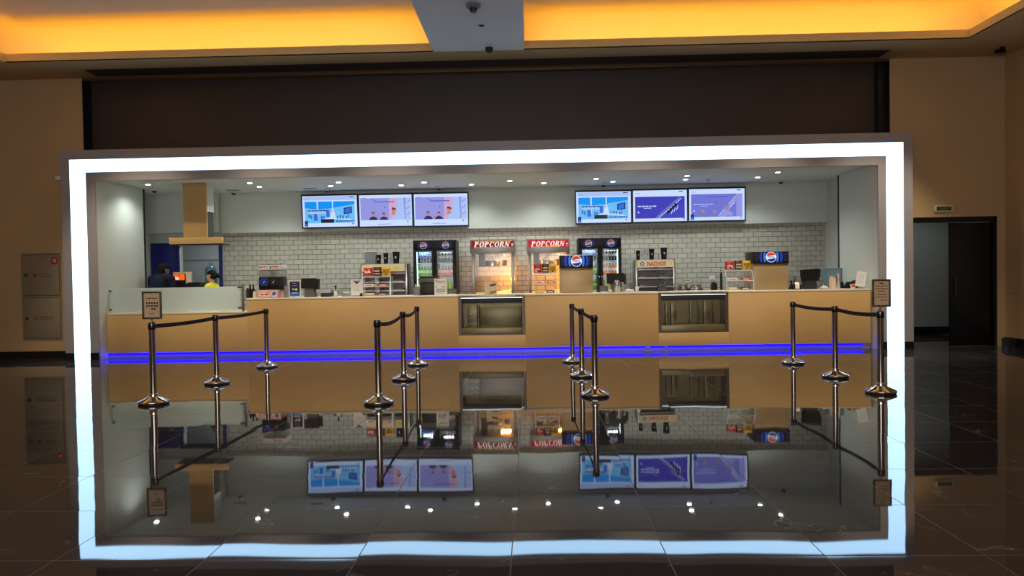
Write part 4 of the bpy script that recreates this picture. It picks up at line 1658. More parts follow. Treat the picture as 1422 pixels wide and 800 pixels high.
def soda_tower(p0, p1, pm, label):
    Y = YC
    x0, zt = W(*p0, Y)
    x1, _ = W(*p1, Y)
    _, zm = W(p0[0], pm, Y)
    a = (x1 - x0) / 2
    t = thing('drink_dispenser', label, 'drink dispenser', ((x0 + x1) / 2, Y, ZC), group='cola dispensers on the counter')
    H, hm = zt - ZC, zm - ZC
    b = MB().box(-a, a, 0, .50, 0, hm, 'cabinet_steel', .006)
    b.build('body', t)
    hd = MB()
    hd.box(-a - .005, a + .005, -.04, .52, hm, hm + .025, 'black_plastic', .004)
    hd.box(-a, a, -.03, .50, hm + .025, H, 'black_plastic', .008)
    hd.box(-a + .005, a - .005, -.02, .49, H, H + .006, 'steel')
    y = -.032
    zc = (hm + .02 + H) / 2
    r = (H - hm) * .44
    for sx in (-1, 1):
        for q, (d0, d1, mm) in enumerate(((1.08, 1.45, 'ring_blue'), (1.75, 2.2, 'ring_dim'))):
            pts = []
            for i in range(9):
                ang = radians(-52 + 104 * i / 8)
                pts.append((sx * (d1 * r * (1 - .25 * (1 - cos(ang)))), zc + r * .92 * sin(ang) / .79))
            for i in range(9):
                ang = radians(52 - 104 * i / 8)
                pts.append((sx * (d0 * r * (1 - .25 * (1 - cos(ang)))), zc + r * .92 * sin(ang) / .79))
            if sx < 0:
                pts.reverse()
            hd.poly(pts, y, mm)
        for q in range(3):
            hd.quad(min(sx * a * .74, sx * a * .9), max(sx * a * .74, sx * a * .9), zc - r * .6 + q * r * .5, zc - r * .5 + q * r * .5, y, 'ring_dim')
    globe(hd, 0, zc, r, y - .002)
    hd.build('lit_header', t)
    v = MB()
    for q in range(5):
        v.lathe([(.012, 0), (.018, .06), (.018, .09)], 'black_plastic', (-a + .11 + (2 * a - .22) * q / 4, .53, hm - .12), 12)
    v.build('nozzles', t)
    MB().box(-a + .02, a - .02, .50, .62, 0, .03, 'dark_steel').build('drip_tray', t)
    return t


mat('cabinet_steel', (.44, .32, .17), .38, .35, var=.05, scale=6)
soda_tower((777.5, 355), (823, 354.5), 372.5, 'tan steel cola dispenser with lit blue header, beside the middle candy rack')
soda_tower((1045.5, 350), (1094.5, 349), 366.5, 'tan steel cola dispenser with lit blue header, at the right end')


# ---- tills
def till(px0, px1, pyt, Y, label, style=0, rz=0.):
    xa, zt = W(px0, pyt, Y)
    xb, _ = W(px1, pyt, Y)
    a, H = (xb - xa) / 2, zt - ZC
    t = thing('cash_till', label, 'till', ((xa + xb) / 2, Y, ZC), rz)
    st = MB()
    st.prism([(-a * .62, 0), (a * .70, 0), (a * .58, H * .55), (-a * .5, H * .55)], -.08, .1, 'brown_plastic' if style == 0 else 'charcoal')
    st.build('stand', t)
    hs = MB()
    if style == 0:
        hs.prism_x([(-.10, H * .46), (-.06, H), (.0, H), (-.02, H * .46)], -a, a * .85, 'black_plastic')
    else:
        hs.prism([(-a * .8, H * .48), (a * .7, H * .48), (a * .95, H * .60), (a, H * .96), (a * .9, H), (-a, H * .95), (-a * .95, H * .6)], -.10, -.02, 'black_plastic')
    hs.build('screen_housing', t)
    sc_ = MB()
    sc_.prism_x([(.02, H * .40), (.05, H * .95), (.09, H * .95), (.06, H * .40)], -a * .75, a * 1.15, 'charcoal')
    sc_.build('operator_screen', t)
    return t


till(419.5, 441, 386.5, 14.05, 'dark cash till on the counter, between navy poster and card printer', 0)
till(842, 868, 379.5, 14.2, 'black cash till behind the steel straw holder, right of the left cola dispenser', 0)
till(1110, 1136.5, 373.5, 14.05, 'black flared cash till right of the right cola dispenser', 1)
# till seen from behind, beside the white notice
xa, zt = W(583, 384, 14.1)
xb, _ = W(604, 384, 14.1)
a, H = (xb - xa) / 2, zt - ZC
t = thing('cash_till', 'dark till with tan top in front of the left drinks fridge', 'till', ((xa + xb) / 2, 14.1, ZC))
MB().box(-a * .95, a * .95, -.06, .1, .02, H * .68, 'charcoal', .006).build('screen_housing', t)
MB().box(-a, a, -.08, .12, H * .68, H * .93, 'brown_plastic', .006).build('printer_box', t)
MB().box(-a * .95, a * 1.2, -.09, .13, H * .93, H, 'black_plastic', .004).build('lid', t)
MB().box(-a, a, -.1, .14, 0, .022, 'black_plastic', .004).build('base', t)


# ---- standing notices
def notice(px0, px1, pyt, Y, label, style, lean=0.08):
    xa, zt = W(px0, pyt, Y)
    xb, _ = W(px1, pyt, Y)
    a, H = (xb - xa) / 2, zt - ZC
    t = thing('notice_stand', label, 'notice', ((xa + xb) / 2, Y, ZC))
    MB().box(-a, a, -.02, .05, 0, .008, 'acrylic').build('foot', t)
    pn = MB()
    pn.box(-a, a, 0, .006, .008, H, {'hotdog': 'cream'}.get(style, 'white_plastic'))
    s_ = pn
    y = -.0015
    if style == 'navy':
        s_.quad(-a * .82, a * .82, H * .08, H * .93, y, 'navy_ink')
        s_.quad(-a * .82, a * .82, H * .08, H * .30, y - .0005, 'blue_ink')
        s_.disc(a * .25, H * .47, H * .075, y - .001, 'green_ink', 16)
        s_.poly([(-a * .45, H * .50), (-a * .2, H * .42), (0, H * .46), (-a * .3, H * .54)], y - .001, 'paper')
        s_.lines(-a * .35, a * .35, H * .82, H * .022, y - .001, 'wood_straw', 3)
        s_.lines(-a * .4, a * .4, H * .68, H * .02, y - .001, 'wood_straw', 4)
        s_.lines(-a * .45, a * .45, H * .24, H * .045, y - .001, 'paper', 5)
    elif style == 'chevron':
        s_.poly([(-a * .72, H * .94), (a * .72, H * .94), (0, H * .73)][::-1], y, 'navy_ink')
        s_.lines(-a * .4, a * .4, H * .88, H * .03, y - .001, 'paper', 3)
        s_.poly([(-a * .75, H * .76), (-a * .6, H * .70), (-a * .58, H * .74)][::-1], y, 'ink')
        for q, zf in enumerate((.60, .52, .44, .36)):
            s_.lines(-a * .5, a * .5, H * zf, H * .014, y, 'wood_straw' if q < 2 else 'grey_plastic', q)
        s_.poly([(a * .45, H * .02), (a * .95, H * .02), (a * .95, H * .20), (a * .75, H * .22), (a * .5, H * .16)], y, 'charcoal')
        s_.quad(-a, a, .009, .02, y, 'charcoal')
    elif style == 'text':
        s_.poly([(-a * .75, H * .86), (-a * .62, H * .86), (-a * .6, H * .95), (-a * .7, H * .93)], y, 'ink')
        s_.lines(-a * .75, a * .75, H * .80, H * .04, y, 'ink', 2)
        s_.lines(-a * .55, a * .75, H * .72, H * .03, y, 'grey_plastic', 6)
        for q in (-.65, .3, .62):
            s_.quad(a * q - .012, a * q + .012, H * .47, H * .53, y, 'ink')
        for q in range(4):
            s_.lines(-a * .75, a * .75, H * (.35 - .06 * q), H * .035, y, 'grey_plastic' if q % 2 else 'ink', 20 + q)
        s_.lines(-a * .6, a * .6, H * .10, H * .02, y, 'grey_plastic', 8)
    elif style == 'hotdog':
        for (zf, mm, nm) in ((.70, 'maroon', 1), (.22, 'yellow', 2)):
            s_.poly([(-a * .15, H * (zf - .06)), (a * .85, H * (zf + .02)), (a * .9, H * (zf + .16)), (-a * .1, H * (zf + .10))], y, 'brown_ink')
            s_.lines(-a * .05, a * .8, H * (zf + .03), H * .05, y - .001, 'red_ink' if nm == 1 else 'yellow', nm)
            s_.disc(-a * .2, H * (zf - .07 + .02), H * .045, y - .001, mm if nm == 2 else 'cream', 14, a * .25)
        s_.lines(-a * .6, a * .4, H * .5, H * .015, y, 'wood_straw', 5)
    elif style == 'grey':
        s_.quad(-a * .85, a * .85, H * .06, H * .94, y, 'bag_white')
        for q in range(7):
            s_.lines(-a * .65, a * .65, H * (.8 - .1 * q), H * .014, y - .001, 'grey_plastic', 30 + q)
    s_.build('panel', t)
    return t


notice(400.5, 417.5, 389.5, 13.86, 'navy drinks poster with yellow green lime in a white frame', 'navy')
notice(487, 503.5, 388.5, 13.80, 'white notice with navy chevron top left of the left candy rack', 'chevron')
notice(603, 620, 387, 13.86, 'white notice with printed text in front of the left drinks fridge', 'text')
# the pale picture board stands on the glass top of the left display case
xa, zt = W(672.5, 388, 13.9)
xb, _ = W(689.5, 388, 13.9)
nb = notice(672.5, 689.5, 388, 13.9, 'pale picture board with two sausage roll pictures on the left display case', 'hotdog')
nb.location.z = CT - .038
nt_ = notice(1187, 1201, 379, 13.76, 'pale leaning notice at the far right end of the counter', 'grey')
nt_.rotation_euler = (radians(-8), radians(13), 0)
nt_.location.z += .034

# ---- slush machine
xa, zt = W(360, 366, 14.0)
xb, _ = W(398, 366, 14.0)
a, H = (xb - xa) / 2, zt - ZC
t = thing('slush_machine', 'black two bowl slush machine with white lids and pink front', 'slush machine', ((xa + xb) / 2, 14.0, ZC))
MB().box(-a * .95, a * .55, -.18, .25, 0, H * .23, 'pink', .008).build('drip_base', t)
pr = MB()
y = -.1815
pr.disc(a * .28, H * .12, H * .085, y, 'paper', 18, a * .22)
pr.poly([(a * .12, H * .08), (a * .3, H * .06), (a * .45, H * .13), (a * .3, H * .20), (a * .15, H * .15)], y - .001, 'blue_ink')
pr.poly([(-a * .8, H * .06), (-a * .1, H * .04), (a * .02, H * .12), (-a * .7, H * .16)], y, 'paper')
pr.lines(-a * .7, -a * .1, H * .075, H * .05, y - .001, 'red_ink', 3)
pr.lines(-a * .6, -a * .2, H * .17, H * .03, y - .001, 'paper', 5)
pr.build('front_print', t)
MB().box(-a * .92, a * .72, -.12, .25, H * .23, H * .60, 'black_plastic', .02).build('body', t)
pn = MB()
pn.disc(-a * .52, H * .46, H * .135, -.122, 'slush_blue', 24)
pn.disc(a * .16, H * .46, H * .11, -.122, 'charcoal', 24)
for cx_ in (-a * .52, a * .16):
    pn.poly([(cx_ - .02, H * .42), (cx_ + .005, H * .44), (cx_ + .02, H * .50), (cx_, H * .47)], -.124, 'paper')
pn.build('front_panel', t)
for i, (c0, c1) in enumerate(((-a * .9, -a * .15), (-a * .12, a * .72))):
    bo = MB().box(c0, c1, -.10, .22, H * .60, H * .80, 'milky', .012).build('bowl', t)
    lid = MB()
    lid.box(c0 - .008, c1 + .008, -.12, .23, H * .80, H * .955, 'white_plastic', .014)
    lid.box(c0, c1, -.115, .225, H * .955, H * (.98 + .02 * i), 'charcoal', .006)
    lid.lines(c0 + .04, c1 - .03, H * .88, H * .035, -.1215, 'red_ink', 7 + i)
    lid.poly([(c0 + .012, H * .84), (c0 + .035, H * .85), (c0 + .03, H * .92), (c0 + .015, H * .91)], -.1215, 'blue_ink')
    lid.build('lid', t)
    MB().box((c0 + c1) / 2 - .015, (c0 + c1) / 2 + .015, -.16, -.12, H * .28, H * .36, 'black_plastic', .004).build('tap', t)
xx, _ = W(398.5, 410, 13.95)
t = thing('steel_canister', 'grey steel canister at the right side of the slush machine', 'canister', (xx, 13.96, ZC))
MB().lathe([(.055, 0), (.058, .01), (.058, .21), (.052, .225)], 'grey_plastic', n=24).build('body', t)
MB().lathe([(.05, .225), (.045, .235), (0, .238)], 'dark_steel', n=24).build('lid', t)

# ---- syrup bottles
for px, mm, lab, h, yy in ((344, 'charcoal', 'dark syrup bottle with pale shoulder at the left end of the high counter', .24, 14.05),
                           (347.5, 'black_plastic', 'tall black syrup bottle, middle of those beside the glass screen', .27, 14.12), (352, 'black_plastic', 'tall black syrup bottle nearest the slush machine', .27, 14.2),
                           (353.5, 'cream', 'short cream sauce bottle beside the slush machine', .17, 13.9)):
    xx, _ = W(px, 410, yy)
    t = thing('syrup_bottle', lab, 'bottle', (xx, yy, ZC), group='syrup bottles by the glass screen')
    MB().lathe([(.028, 0), (.031, .008), (.031, h * .55), (.016, h * .72), (.014, h * .82)], mm, n=18).build('bottle_body', t)
    MB().lathe([(.017, h * .82), (.017, h * .93), (.009, h * .95), (.006, h)], 'black_plastic' if mm != 'charcoal' else 'bag_white', n=14).build('pump_cap', t)

# ---- small machines
xa, zt = W(447, 402.5, 14.05)
xb, _ = W(460.5, 402.5, 14.05)
a, H = (xb - xa) / 2, zt - ZC
t = thing('receipt_printer', 'dark grey receipt printer right of the left cash till', 'printer', ((xa + xb) / 2, 14.05, ZC))
MB().box(-a, a, -.09, .10, 0, H * .55, 'charcoal', .008).build('body', t)
MB().prism_x([(-.09, H * .56), (.10, H * .56), (.10, H), (-.04, H * .95)], -a, a, 'grey_plastic').build('cover', t)
xx, zt = W(466, 396, 14.0)
t = thing('coffee_tamper', 'steel pot with black knobbed handle beside the grey printer', 'pot', (xx, 14.0, ZC))
MB().lathe([(.04, 0), (.045, .01), (.045, .11), (.048, .115)], 'steel', n=20).build('pot_body', t)
MB().box(-.075, .075, -.02, .02, .10, .115, 'black_plastic', .004).build('rim_bar', t)
MB().lathe([(.012, .115), (.010, .17), (.022, .19), (.022, .215), (.0, .225)], 'black_plastic', n=16).build('knob', t)
xa, zt = W(475, 405, 14.05)
xb, _ = W(487, 405, 14.05)
t = thing('bar_tray', 'low grey napkin tray left of the chevron notice', 'tray', ((xa + xb) / 2, 14.1, ZC))
MB().box(-.085, .085, -.07, .07, 0, .07, 'grey_plastic', .01).build('tray_body', t)
MB().box(-.07, .07, -.055, .055, .071, .085, 'bag_white', .006).build('napkins', t)


def holder(px, Y, h, r, label, m, straw_m, straws=14, name='straw_holder', z=None):
    xx, _ = W(px, 408, Y)
    t = thing(name, label, 'holder', (xx, Y, z or ZC))
    MB().lathe([(r * .92, 0), (r, .006), (r, h), (r * .9, h), (r * .86, .01), (0, .01)], m, n=22, caps=False).build('holder_body', t)
    rnd = random.Random(int(px))
    s_ = MB()
    for q in range(straws):
        an = rnd.uniform(0, 2 * pi)
        rr = r * .75 * sqrt(rnd.random())
        s_.tube([(rr * .7 * cos(an), rr * .7 * sin(an), .015), (rr * cos(an), rr * sin(an), h + rnd.uniform(.025, .05))], .0045, straw_m, 6)
    so = tag(s_.build('straws'), f'bunch of straws standing in the {label}'[:95], 'straws')
    so.location = (xx, Y, (z or ZC))
    so['kind'] = 'stuff'
    return t


holder(579, 13.95, .17, .055, 'grey straw holder in front of the left fridge', 'grey_plastic', 'bag_white', 22)
holder(857, 13.92, .19, .062, 'steel straw holder in front of the black till', 'steel', 'bag_white', 18)
holder(1156, 13.92, .20, .062, 'clear tub with wooden stirrers at the right end', 'wood_straw', 'wood_straw', 20)
holder(1164, 14.02, .25, .038, 'narrow steel straw tube at the right end', 'steel', 'pink', 8)


def reader(px0, px1, pyt, Y, label):
    xa, zt = W(px0, pyt, Y)
    xb, _ = W(px1, pyt, Y)
    a, H = (xb - xa) / 2, zt - ZC
    t = thing('card_reader', label, 'card reader', ((xa + xb) / 2, Y, ZC))
    MB().prism_x([(-.06, .02), (.06, .02), (.03, H), (.0, H)], -a, a, 'charcoal').build('body', t)
    MB().box(-a * .8, a * .8, -.07, .07, 0, .02, 'bag_white', .004).build('cradle', t)
    k = MB()
    for r_ in range(3):
        for c_ in range(3):
            zq = H * (.25 + .14 * r_)
            k.box(-a * .5 + c_ * a * .42, -a * .5 + c_ * a * .42 + .018, -.062 + .05 * (zq / H) - .004, -.05 + .05 * (zq / H), zq, zq + .01, 'grey_plastic')
    k.build('keys', t)


reader(622, 634, 401, 13.95, 'small dark card reader right of the white text notice')
reader(832.5, 844.5, 397, 13.92, 'small dark card reader left of the black till')
xx, zt = W(865, 394, 13.95)
t = thing('soap_bottle', 'clear pump bottle right of the steel straw holder', 'bottle', (xx, 13.95, ZC))
MB().lathe([(.032, 0), (.036, .006), (.036, .095), (.014, .125), (.013, .135)], 'acrylic', n=20).build('bottle_body', t)
k = MB().lathe([(.016, .135), (.016, .15), (.006, .152), (.006, .175)], 'white_plastic', n=14)
k.box(-.035, .01, -.007, .007, .175, .187, 'white_plastic', .002)
k.build('pump', t)


def crumple(px, Y, rx, ry, h, label, m, seed, name='crumpled_bag', z=None):
    xx, _ = W(px, 408, Y)
    t = thing(name, label, 'bag', (xx, Y, z or ZC))
    k = MB()
    r = bmesh.ops.create_icosphere(k.bm, subdivisions=3, radius=1)
    rnd = random.Random(seed)
    mi = k.mi(m)
    for v in r['verts']:
        s_ = 1 + rnd.uniform(-.16, .16)
        v.co = Vector((v.co.x * rx * s_, v.co.y * ry * s_, max(0, (v.co.z * .5 + .5)) * h * s_))
    for f_ in k.bm.faces:
        f_.material_index = mi
    k.build('bag_body', t)
    kk = MB()
    kk.tube([(-rx * .3, 0, h * .85), (-rx * .35, -.01, h * 1.15), (-rx * .15, 0, h * 1.2)], .008, m, 6)
    kk.build('twist', t)


crumple(847, 13.90, .045, .04, .055, 'white crumpled tissue between card reader and steel straw holder', 'bag_white', 1, 'tissue')
crumple(874, 13.95, .085, .06, .055, 'white crumpled bag right of the pump bottle', 'bag_white', 2)
crumple(884.5, 13.95, .035, .05, .11, 'upright white plastic bag left of the right display case', 'bag_white', 3)
crumple(1144.5, 13.90, .075, .06, .06, 'white crumpled bag beside the wooden stirrers', 'bag_white', 4)

# in front of the nachos warmer
xa, zt = W(914.5, 397, 14.1)
xb, _ = W(927, 397, 14.1)
t = thing('tape_dispenser', 'black rounded dispenser at the left end of the right display case', 'dispenser', ((xa + xb) / 2, 14.28, ZC))
MB().prism_x([(-.10, 0), (.10, 0), (.10, .04), (.05, .11), (-.02, .12), (-.08, .06)], -.08, .08, 'black_plastic').build('body', t)
MB().cyl((-.085, .02, .07), .035, .17, 'charcoal', 18, 'x').build('roll', t)

# pots on the back counter
for px, r, lab in ((948.5, .085, 'smaller round steel pot on the back counter beside the nachos warmer'), (966, .125, 'larger round steel pot on the back counter behind the right display case')):
    Y = 15.45
    xx, zt = W(px, 392.5, Y)
    t = thing('soup_pot', lab, 'pot', (xx, Y, ZB), group='steel pots on the back counter')
    h = zt - ZB
    MB().lathe([(r * .95, 0), (r * 1.25, .01), (r * 1.25, h * .62), (r * 1.1, h * .70)], 'dark_steel', n=28).build('warmer_base', t)
    MB().lathe([(r * .9, h * .70), (r, h * .71), (r, h * .90), (r * 1.06, h * .91)], 'polished', n=28).build('pot_body', t)
    MB().lathe([(r * 1.04, h * .911), (r * .8, h * .96), (0, h)], 'steel', n=28).build('lid', t)
    MB().tube([(0, 0, h), (.03, 0, h + .05), (.14 if r < .1 else .02, 0, h + .045)], .006, 'dark_steel').build('ladle', t)
xa, zt = W(988, 392.5, 15.5)
t = thing('tea_canister', 'black square canister on the back counter right of the pots', 'canister', (xa + .05, 15.5, ZB))
MB().box(-.06, .06, -.06, .06, 0, zt - ZB - .02, 'black_plastic', .008).build('body', t)
MB().lathe([(.05, zt - ZB - .02), (.05, zt - ZB), (.012, zt - ZB + .004), (.012, zt - ZB + .018)], 'black_plastic', n=18).build('lid', t)
xa, zt = W(1002, 386, 15.5)
t = thing('bottle_tall', 'tall black bottle on the back counter left of the right candy rack', 'bottle', (xa, 15.5, ZB))
t.name = 'tall_bottle'
MB().lathe([(.03, 0), (.033, .01), (.033, .5), (.02, .56), (.02, zt - ZB)], 'black_plastic', n=18).build('bottle_body', t)
MB().lathe([(.022, zt - ZB), (.022, zt - ZB + .02)], 'charcoal', n=14).build('cap', t)
xa, zt = W(989, 384, KB - .03)
t = thing('wall_socket', 'square white socket plate on the tiles above the black canister', 'socket', (xa, KB - .021, zt - .09))
MB().box(-.065, .065, -.012, 0, 0, .11, 'bag_white', .004).build('plate', t)
MB().box(-.03, .03, -.016, -.012, .03, .08, 'white_plastic', .002).build('rocker', t)

# right end
xa, zt = W(1099, 390, 13.98)
t = thing('receipt_printer', 'black receipt printer with white paper beside the flared till', 'printer', (W(1105, 400, 13.98)[0], 13.98, ZC))
MB().box(-.085, .085, -.07, .09, 0, .09, 'black_plastic', .008).build('body', t)
k = MB()
k.prism_x([(-.072, .015), (-.075, .02), (-.075, .10), (-.03, .135), (.0, .135), (-.03, .13), (-.070, .10)], -.035, .045, 'paper')
k.build('receipt', t)
t = thing('desk_phone', 'black handset with silver cap behind the receipt printer', 'handset', (W(1101, 400, 14.12)[0], 14.16, ZC))
MB().box(-.06, .09, -.05, .05, 0, .04, 'black_plastic', .008).build('base', t)
MB().tube([(-.02, 0, .04), (-.015, 0, .12), (-.02, 0, .17)], [.018, .013, .02], 'black_plastic', 12).build('handset', t)
k = MB().lathe([(.02, .0), (.022, .12), (.028, .17), (.02, .20)], 'charcoal', (.05, 0, .04), 14)
k.box(.03, .07, -.028, -.02, .17, .22, 'bag_white', .004)
k.build('scanner', t)
xa, zt = W(1146, 373, 15.0)
xb, zb = W(1167, 393, 15.0)
t = thing('storage_bin', 'blue grey flared bin standing on the dark unit at the right', 'bin', ((xa + xb) / 2, 15.05, 0))
t.location.z = zb - .10
a, h = (xb - xa) / 2, zt - zb + .1
k = MB()
rings = []
for f_, z in ((.80, 0), (1.0, h), (.93, h), (.75, .01)):
    rings.append([k.bm.verts.new((sx * a * f_, sy * .12 * f_, z)) for sx, sy in ((-1, -1), (1, -1), (1, 1), (-1, 1))])
mi = k.mi('blue_bin')
for r0_, r1_ in zip(rings, rings[1:]):
    for j in range(4):
        k.bm.faces.new((r0_[j], r0_[(j + 1) % 4], r1_[(j + 1) % 4], r1_[j])).material_index = mi
k.bm.faces.new(list(reversed(rings[0]))).material_index = mi
k.bm.faces.new(rings[-1]).material_index = mi
k.build('bin_body', t)
MB().box(-a - .01, a + .01, -.132, .132, h - .012, h + .006, 'blue_bin', .005).build('rim', t)
zu = t.location.z - .001
x0u, x1u = W(1131, 395, 15.0)[0], OX1 - .01
t = thing('low_cabinet', 'dark low cabinet behind the flared till', 'cabinet', ((x0u + x1u) / 2, 14.85, 0))
a = (x1u - x0u) / 2
MB().box(-a, a, .02, .40, .08, zu - .03, 'charcoal', .004).build('carcass', t)
MB().box(-a, a, 0, .42, zu - .03, zu, 'black_stone', .004).build('top', t)
for sx in (-1, 1):
    MB().box(min(sx * .01, sx * (a - .01)), max(sx * .01, sx * (a - .01)), .005, .02, .1, zu - .05, 'charcoal', .003).build('door', t)
MB().box(-a + .03, a - .03, .06, .38, 0, .08, 'black_plastic').build('plinth', t)
xx, zt = W(1169.5, 392, 14.2)
t = thing('card_holder', 'small black card box right of the steel straw tube', 'box', (xx, 14.27, ZC))
MB().box(-.045, .045, -.04, .04, 0, .12, 'black_plastic', .005).build('box_body', t)
MB().box(-.035, .035, -.03, .03, .12, .125, 'charcoal').build('slot', t)
xx, _ = W(1183, 400, 14.1)
t = thing('tape_dispenser', 'large black tape dispenser behind the orange tub at the right end', 'dispenser', (xx, 14.12, ZC))
MB().prism([(-.13, 0), (.10, 0), (.11, .10), (.06, .13), (-.08, .125), (-.12, .05)], -.05, .05, 'black_plastic').build('body', t)
MB().cyl((.07, -.055, .11), .05, .11, 'charcoal', 20, 'y').build('tape_roll', t)
xx, _ = W(1185, 400, 13.92)
t = thing('sauce_tub', 'small orange and white tub in front of the black tape dispenser', 'tub', (xx, 13.92, ZC))
MB().lathe([(.045, 0), (.06, .075)], 'bag_white', n=20).build('tub_body', t)
MB().lathe([(.062, .075), (.062, .088), (.0, .09)], 'orange_ink', n=20).build('lid', t)
pr = MB()
for q in range(10):
    a0, a1 = radians(-150 + q * 12), radians(-138 + q * 12)
    pr.face([(.053 * cos(a0), .053 * sin(a0), .03), (.053 * cos(a1), .053 * sin(a1), .03), (.0605 * cos(a1), .0605 * sin(a1), .07), (.0605 * cos(a0), .0605 * sin(a0), .07)], 'red_ink')
pr.build('wrapper', t)

# ================================================================== BEHIND THE LOW COUNTER
Yk = 15.65
xa, zt = W(240, 378, Yk)
xb, _ = W(264.5, 378, Yk)
t = thing('till_kiosk', 'pale till kiosk with an orange screen between the two staff', 'till', ((xa + xb) / 2, Yk, 0))
a = (xb - xa) / 2
MB().box(-.10, .10, .0, .12, 0, .92, 'grey_plastic', .006).build('pedestal', t)
MB().box(-a, a, .0, .08, .92, zt, 'wood_straw', .008).build('screen_back', t)
k = MB().box(-a * .85, a * .45, -.012, .0, zt - .40, zt - .03, 'black_plastic', .004)
xs0, zs1 = W(241, 380.5, Yk - .013)
xs1, zs0 = W(256.5, 389, Yk - .013)
k.build('screen_bezel', t)
xm_ = (xa + xb) / 2
k = MB().quad(xs0 - xm_, xs1 - xm_, zs0, zs1, -.014, 'scr_orange')
k.poly([(xs0 - xm_ + .02, zs0 + .01), (xs0 - xm_ + .12, zs0 + .01), (xs0 - xm_ + .11, zs0 + .06), (xs0 - xm_ + .03, zs0 + .07)], -.0155, 'scr_white')
k.poly([(xs0 - xm_ + .10, zs1 - .02), (xs0 - xm_ + .14, zs1 - .02), (xs0 - xm_ + .12, zs1 - .06)][::-1], -.0155, 'scr_hair')
k.build('screen', t)
MB().box(a * .1, a * .45, -.04, .0, .91, .95, 'bag_white', .004).build('receipt_slot', t)
xa, zt = W(270, 392, Yk)
xb, _ = W(290, 392, Yk)
t = thing('office_printer', 'low black printer on a stand left of the woman in yellow', 'printer', ((xa + xb) / 2, 15.25, 0))
zt = W(280, 392, 15.25)[1]
a = (xb - xa) / 2
MB().box(-a, a, -.02, .3, 0, zt - .20, 'grey_plastic', .006).build('stand', t)
MB().box(-a, a, -.05, .3, zt - .199, zt - .03, 'black_plastic', .01).build('body', t)
MB().box(-a * .9, a * .9, .0, .28, zt - .03, zt, 'charcoal', .01).build('lid', t)
# water dispenser seen through the doorway
xx, zt = W(292.5, 363, 17.2)
t = thing('water_dispenser', 'water cooler with blue bottle in the room behind the doorway', 'water cooler', (xx, 17.2, 0))
zn = W(294, 381, 17.2)[1]
MB().box(-.15, .15, -.15, .15, 0, 1.12, 'bag_white', .02).build('cooler_body', t)
MB().lathe([(.05, 1.12), (.13, 1.2), (.135, 1.26), (.135, 1.74), (.10, 1.79), (.04, 1.82), (.04, 1.90)], 'water_bottle', n=24).build('water_bottle', t)
for q in (-.05, .05):
    MB().box(q - .015, q + .015, -.18, -.15, .92, .98, 'blue_ink' if q < 0 else 'red', .004).build('tap', t)

# ================================================================== PEOPLE
def blob(chains, voxel, smooth=2):
    """tapered limbs [(point, radius), ...] fused into one continuous skin"""
    bm = bmesh.new()
    for ch in chains:
        pts = [(Vector(p), r) for p, r in ch]
        if len(pts) == 1:
            pts = pts * 2
        for (p, r), (q, s) in zip(pts, pts[1:]):
            n = max(1, int((q - p).length / (min(r, s) * .35)) + 1)
            n = min(n, 40)
            for i in range(n + 1):
                f_ = i / n
                c_ = p.lerp(q, f_)
                bmesh.ops.create_icosphere(bm, subdivisions=2, radius=r + (s - r) * f_, matrix=Matrix.Translation(c_))
    me = bpy.data.meshes.new('tmp')
    bm.to_mesh(me)
    bm.free()
    o = bpy.data.objects.new('tmp', me)
    COL.objects.link(o)
    md = o.modifiers.new('r', 'REMESH')
    md.mode = 'VOXEL'
    md.voxel_size = voxel
    md.use_smooth_shade = True
    s_ = o.modifiers.new('s', 'SMOOTH')
    s_.factor = .5
    s_.iterations = smooth
    dg = bpy.context.evaluated_depsgraph_get()
    out = bpy.data.meshes.new_from_object(o.evaluated_get(dg))
    bpy.data.objects.remove(o)
    bpy.data.meshes.remove(me)
    for p_ in out.polygons:
        p_.use_smooth = True
    return out


def add_mesh(name, me, m, parent):
    me.name = name
    me.materials.clear()
    me.materials.append(M[m])
    o = bpy.data.objects.new(name, me)
    COL.objects.link(o)
    o.parent = parent
    return o


def hand(wrist, d, side, curl=.5):
    """palm, five unequal bent fingers; d = direction the fingers point, side = towards the thumb"""
    w_ = Vector(wrist)
    d = Vector(d).normalized()
    s_ = Vector(side).normalized()
    dn = d.cross(s_).normalized()
    if dn.z > 0:
        dn = -dn
    out = [[(w_, .026), (w_ + d * .05 + s_ * .018, .020)], [(w_, .026), (w_ + d * .05 - s_ * .02, .019)],
           [(w_ + d * .05 + s_ * .018, .019), (w_ + d * .085 + s_ * .025, .014)], [(w_ + d * .05 - s_ * .02, .018), (w_ + d * .08 - s_ * .028, .013)]]
    for k, ln in enumerate((.068, .078, .072, .055)):
        o_ = (.030, .010, -.011, -.031)[k]
        b0 = w_ + d * .085 + s_ * o_
        b1 = b0 + (d * cos(curl * .5) + dn * sin(curl * .5)) * ln * .45
        b2 = b1 + (d * cos(curl) + dn * sin(curl)) * ln * .32
        b3 = b2 + (d * cos(curl * 1.5) + dn * sin(curl * 1.5)) * ln * .23
        out.append([(b0, .0095), (b1, .009), (b2, .008), (b3, .007)])
    t0 = w_ + d * .025 + s_ * .025
    out.append([(t0, .014), (t0 + d * .03 + s_ * .025, .011), (t0 + d * .062 + s_ * .03 + dn * .012, .009)])
    return out


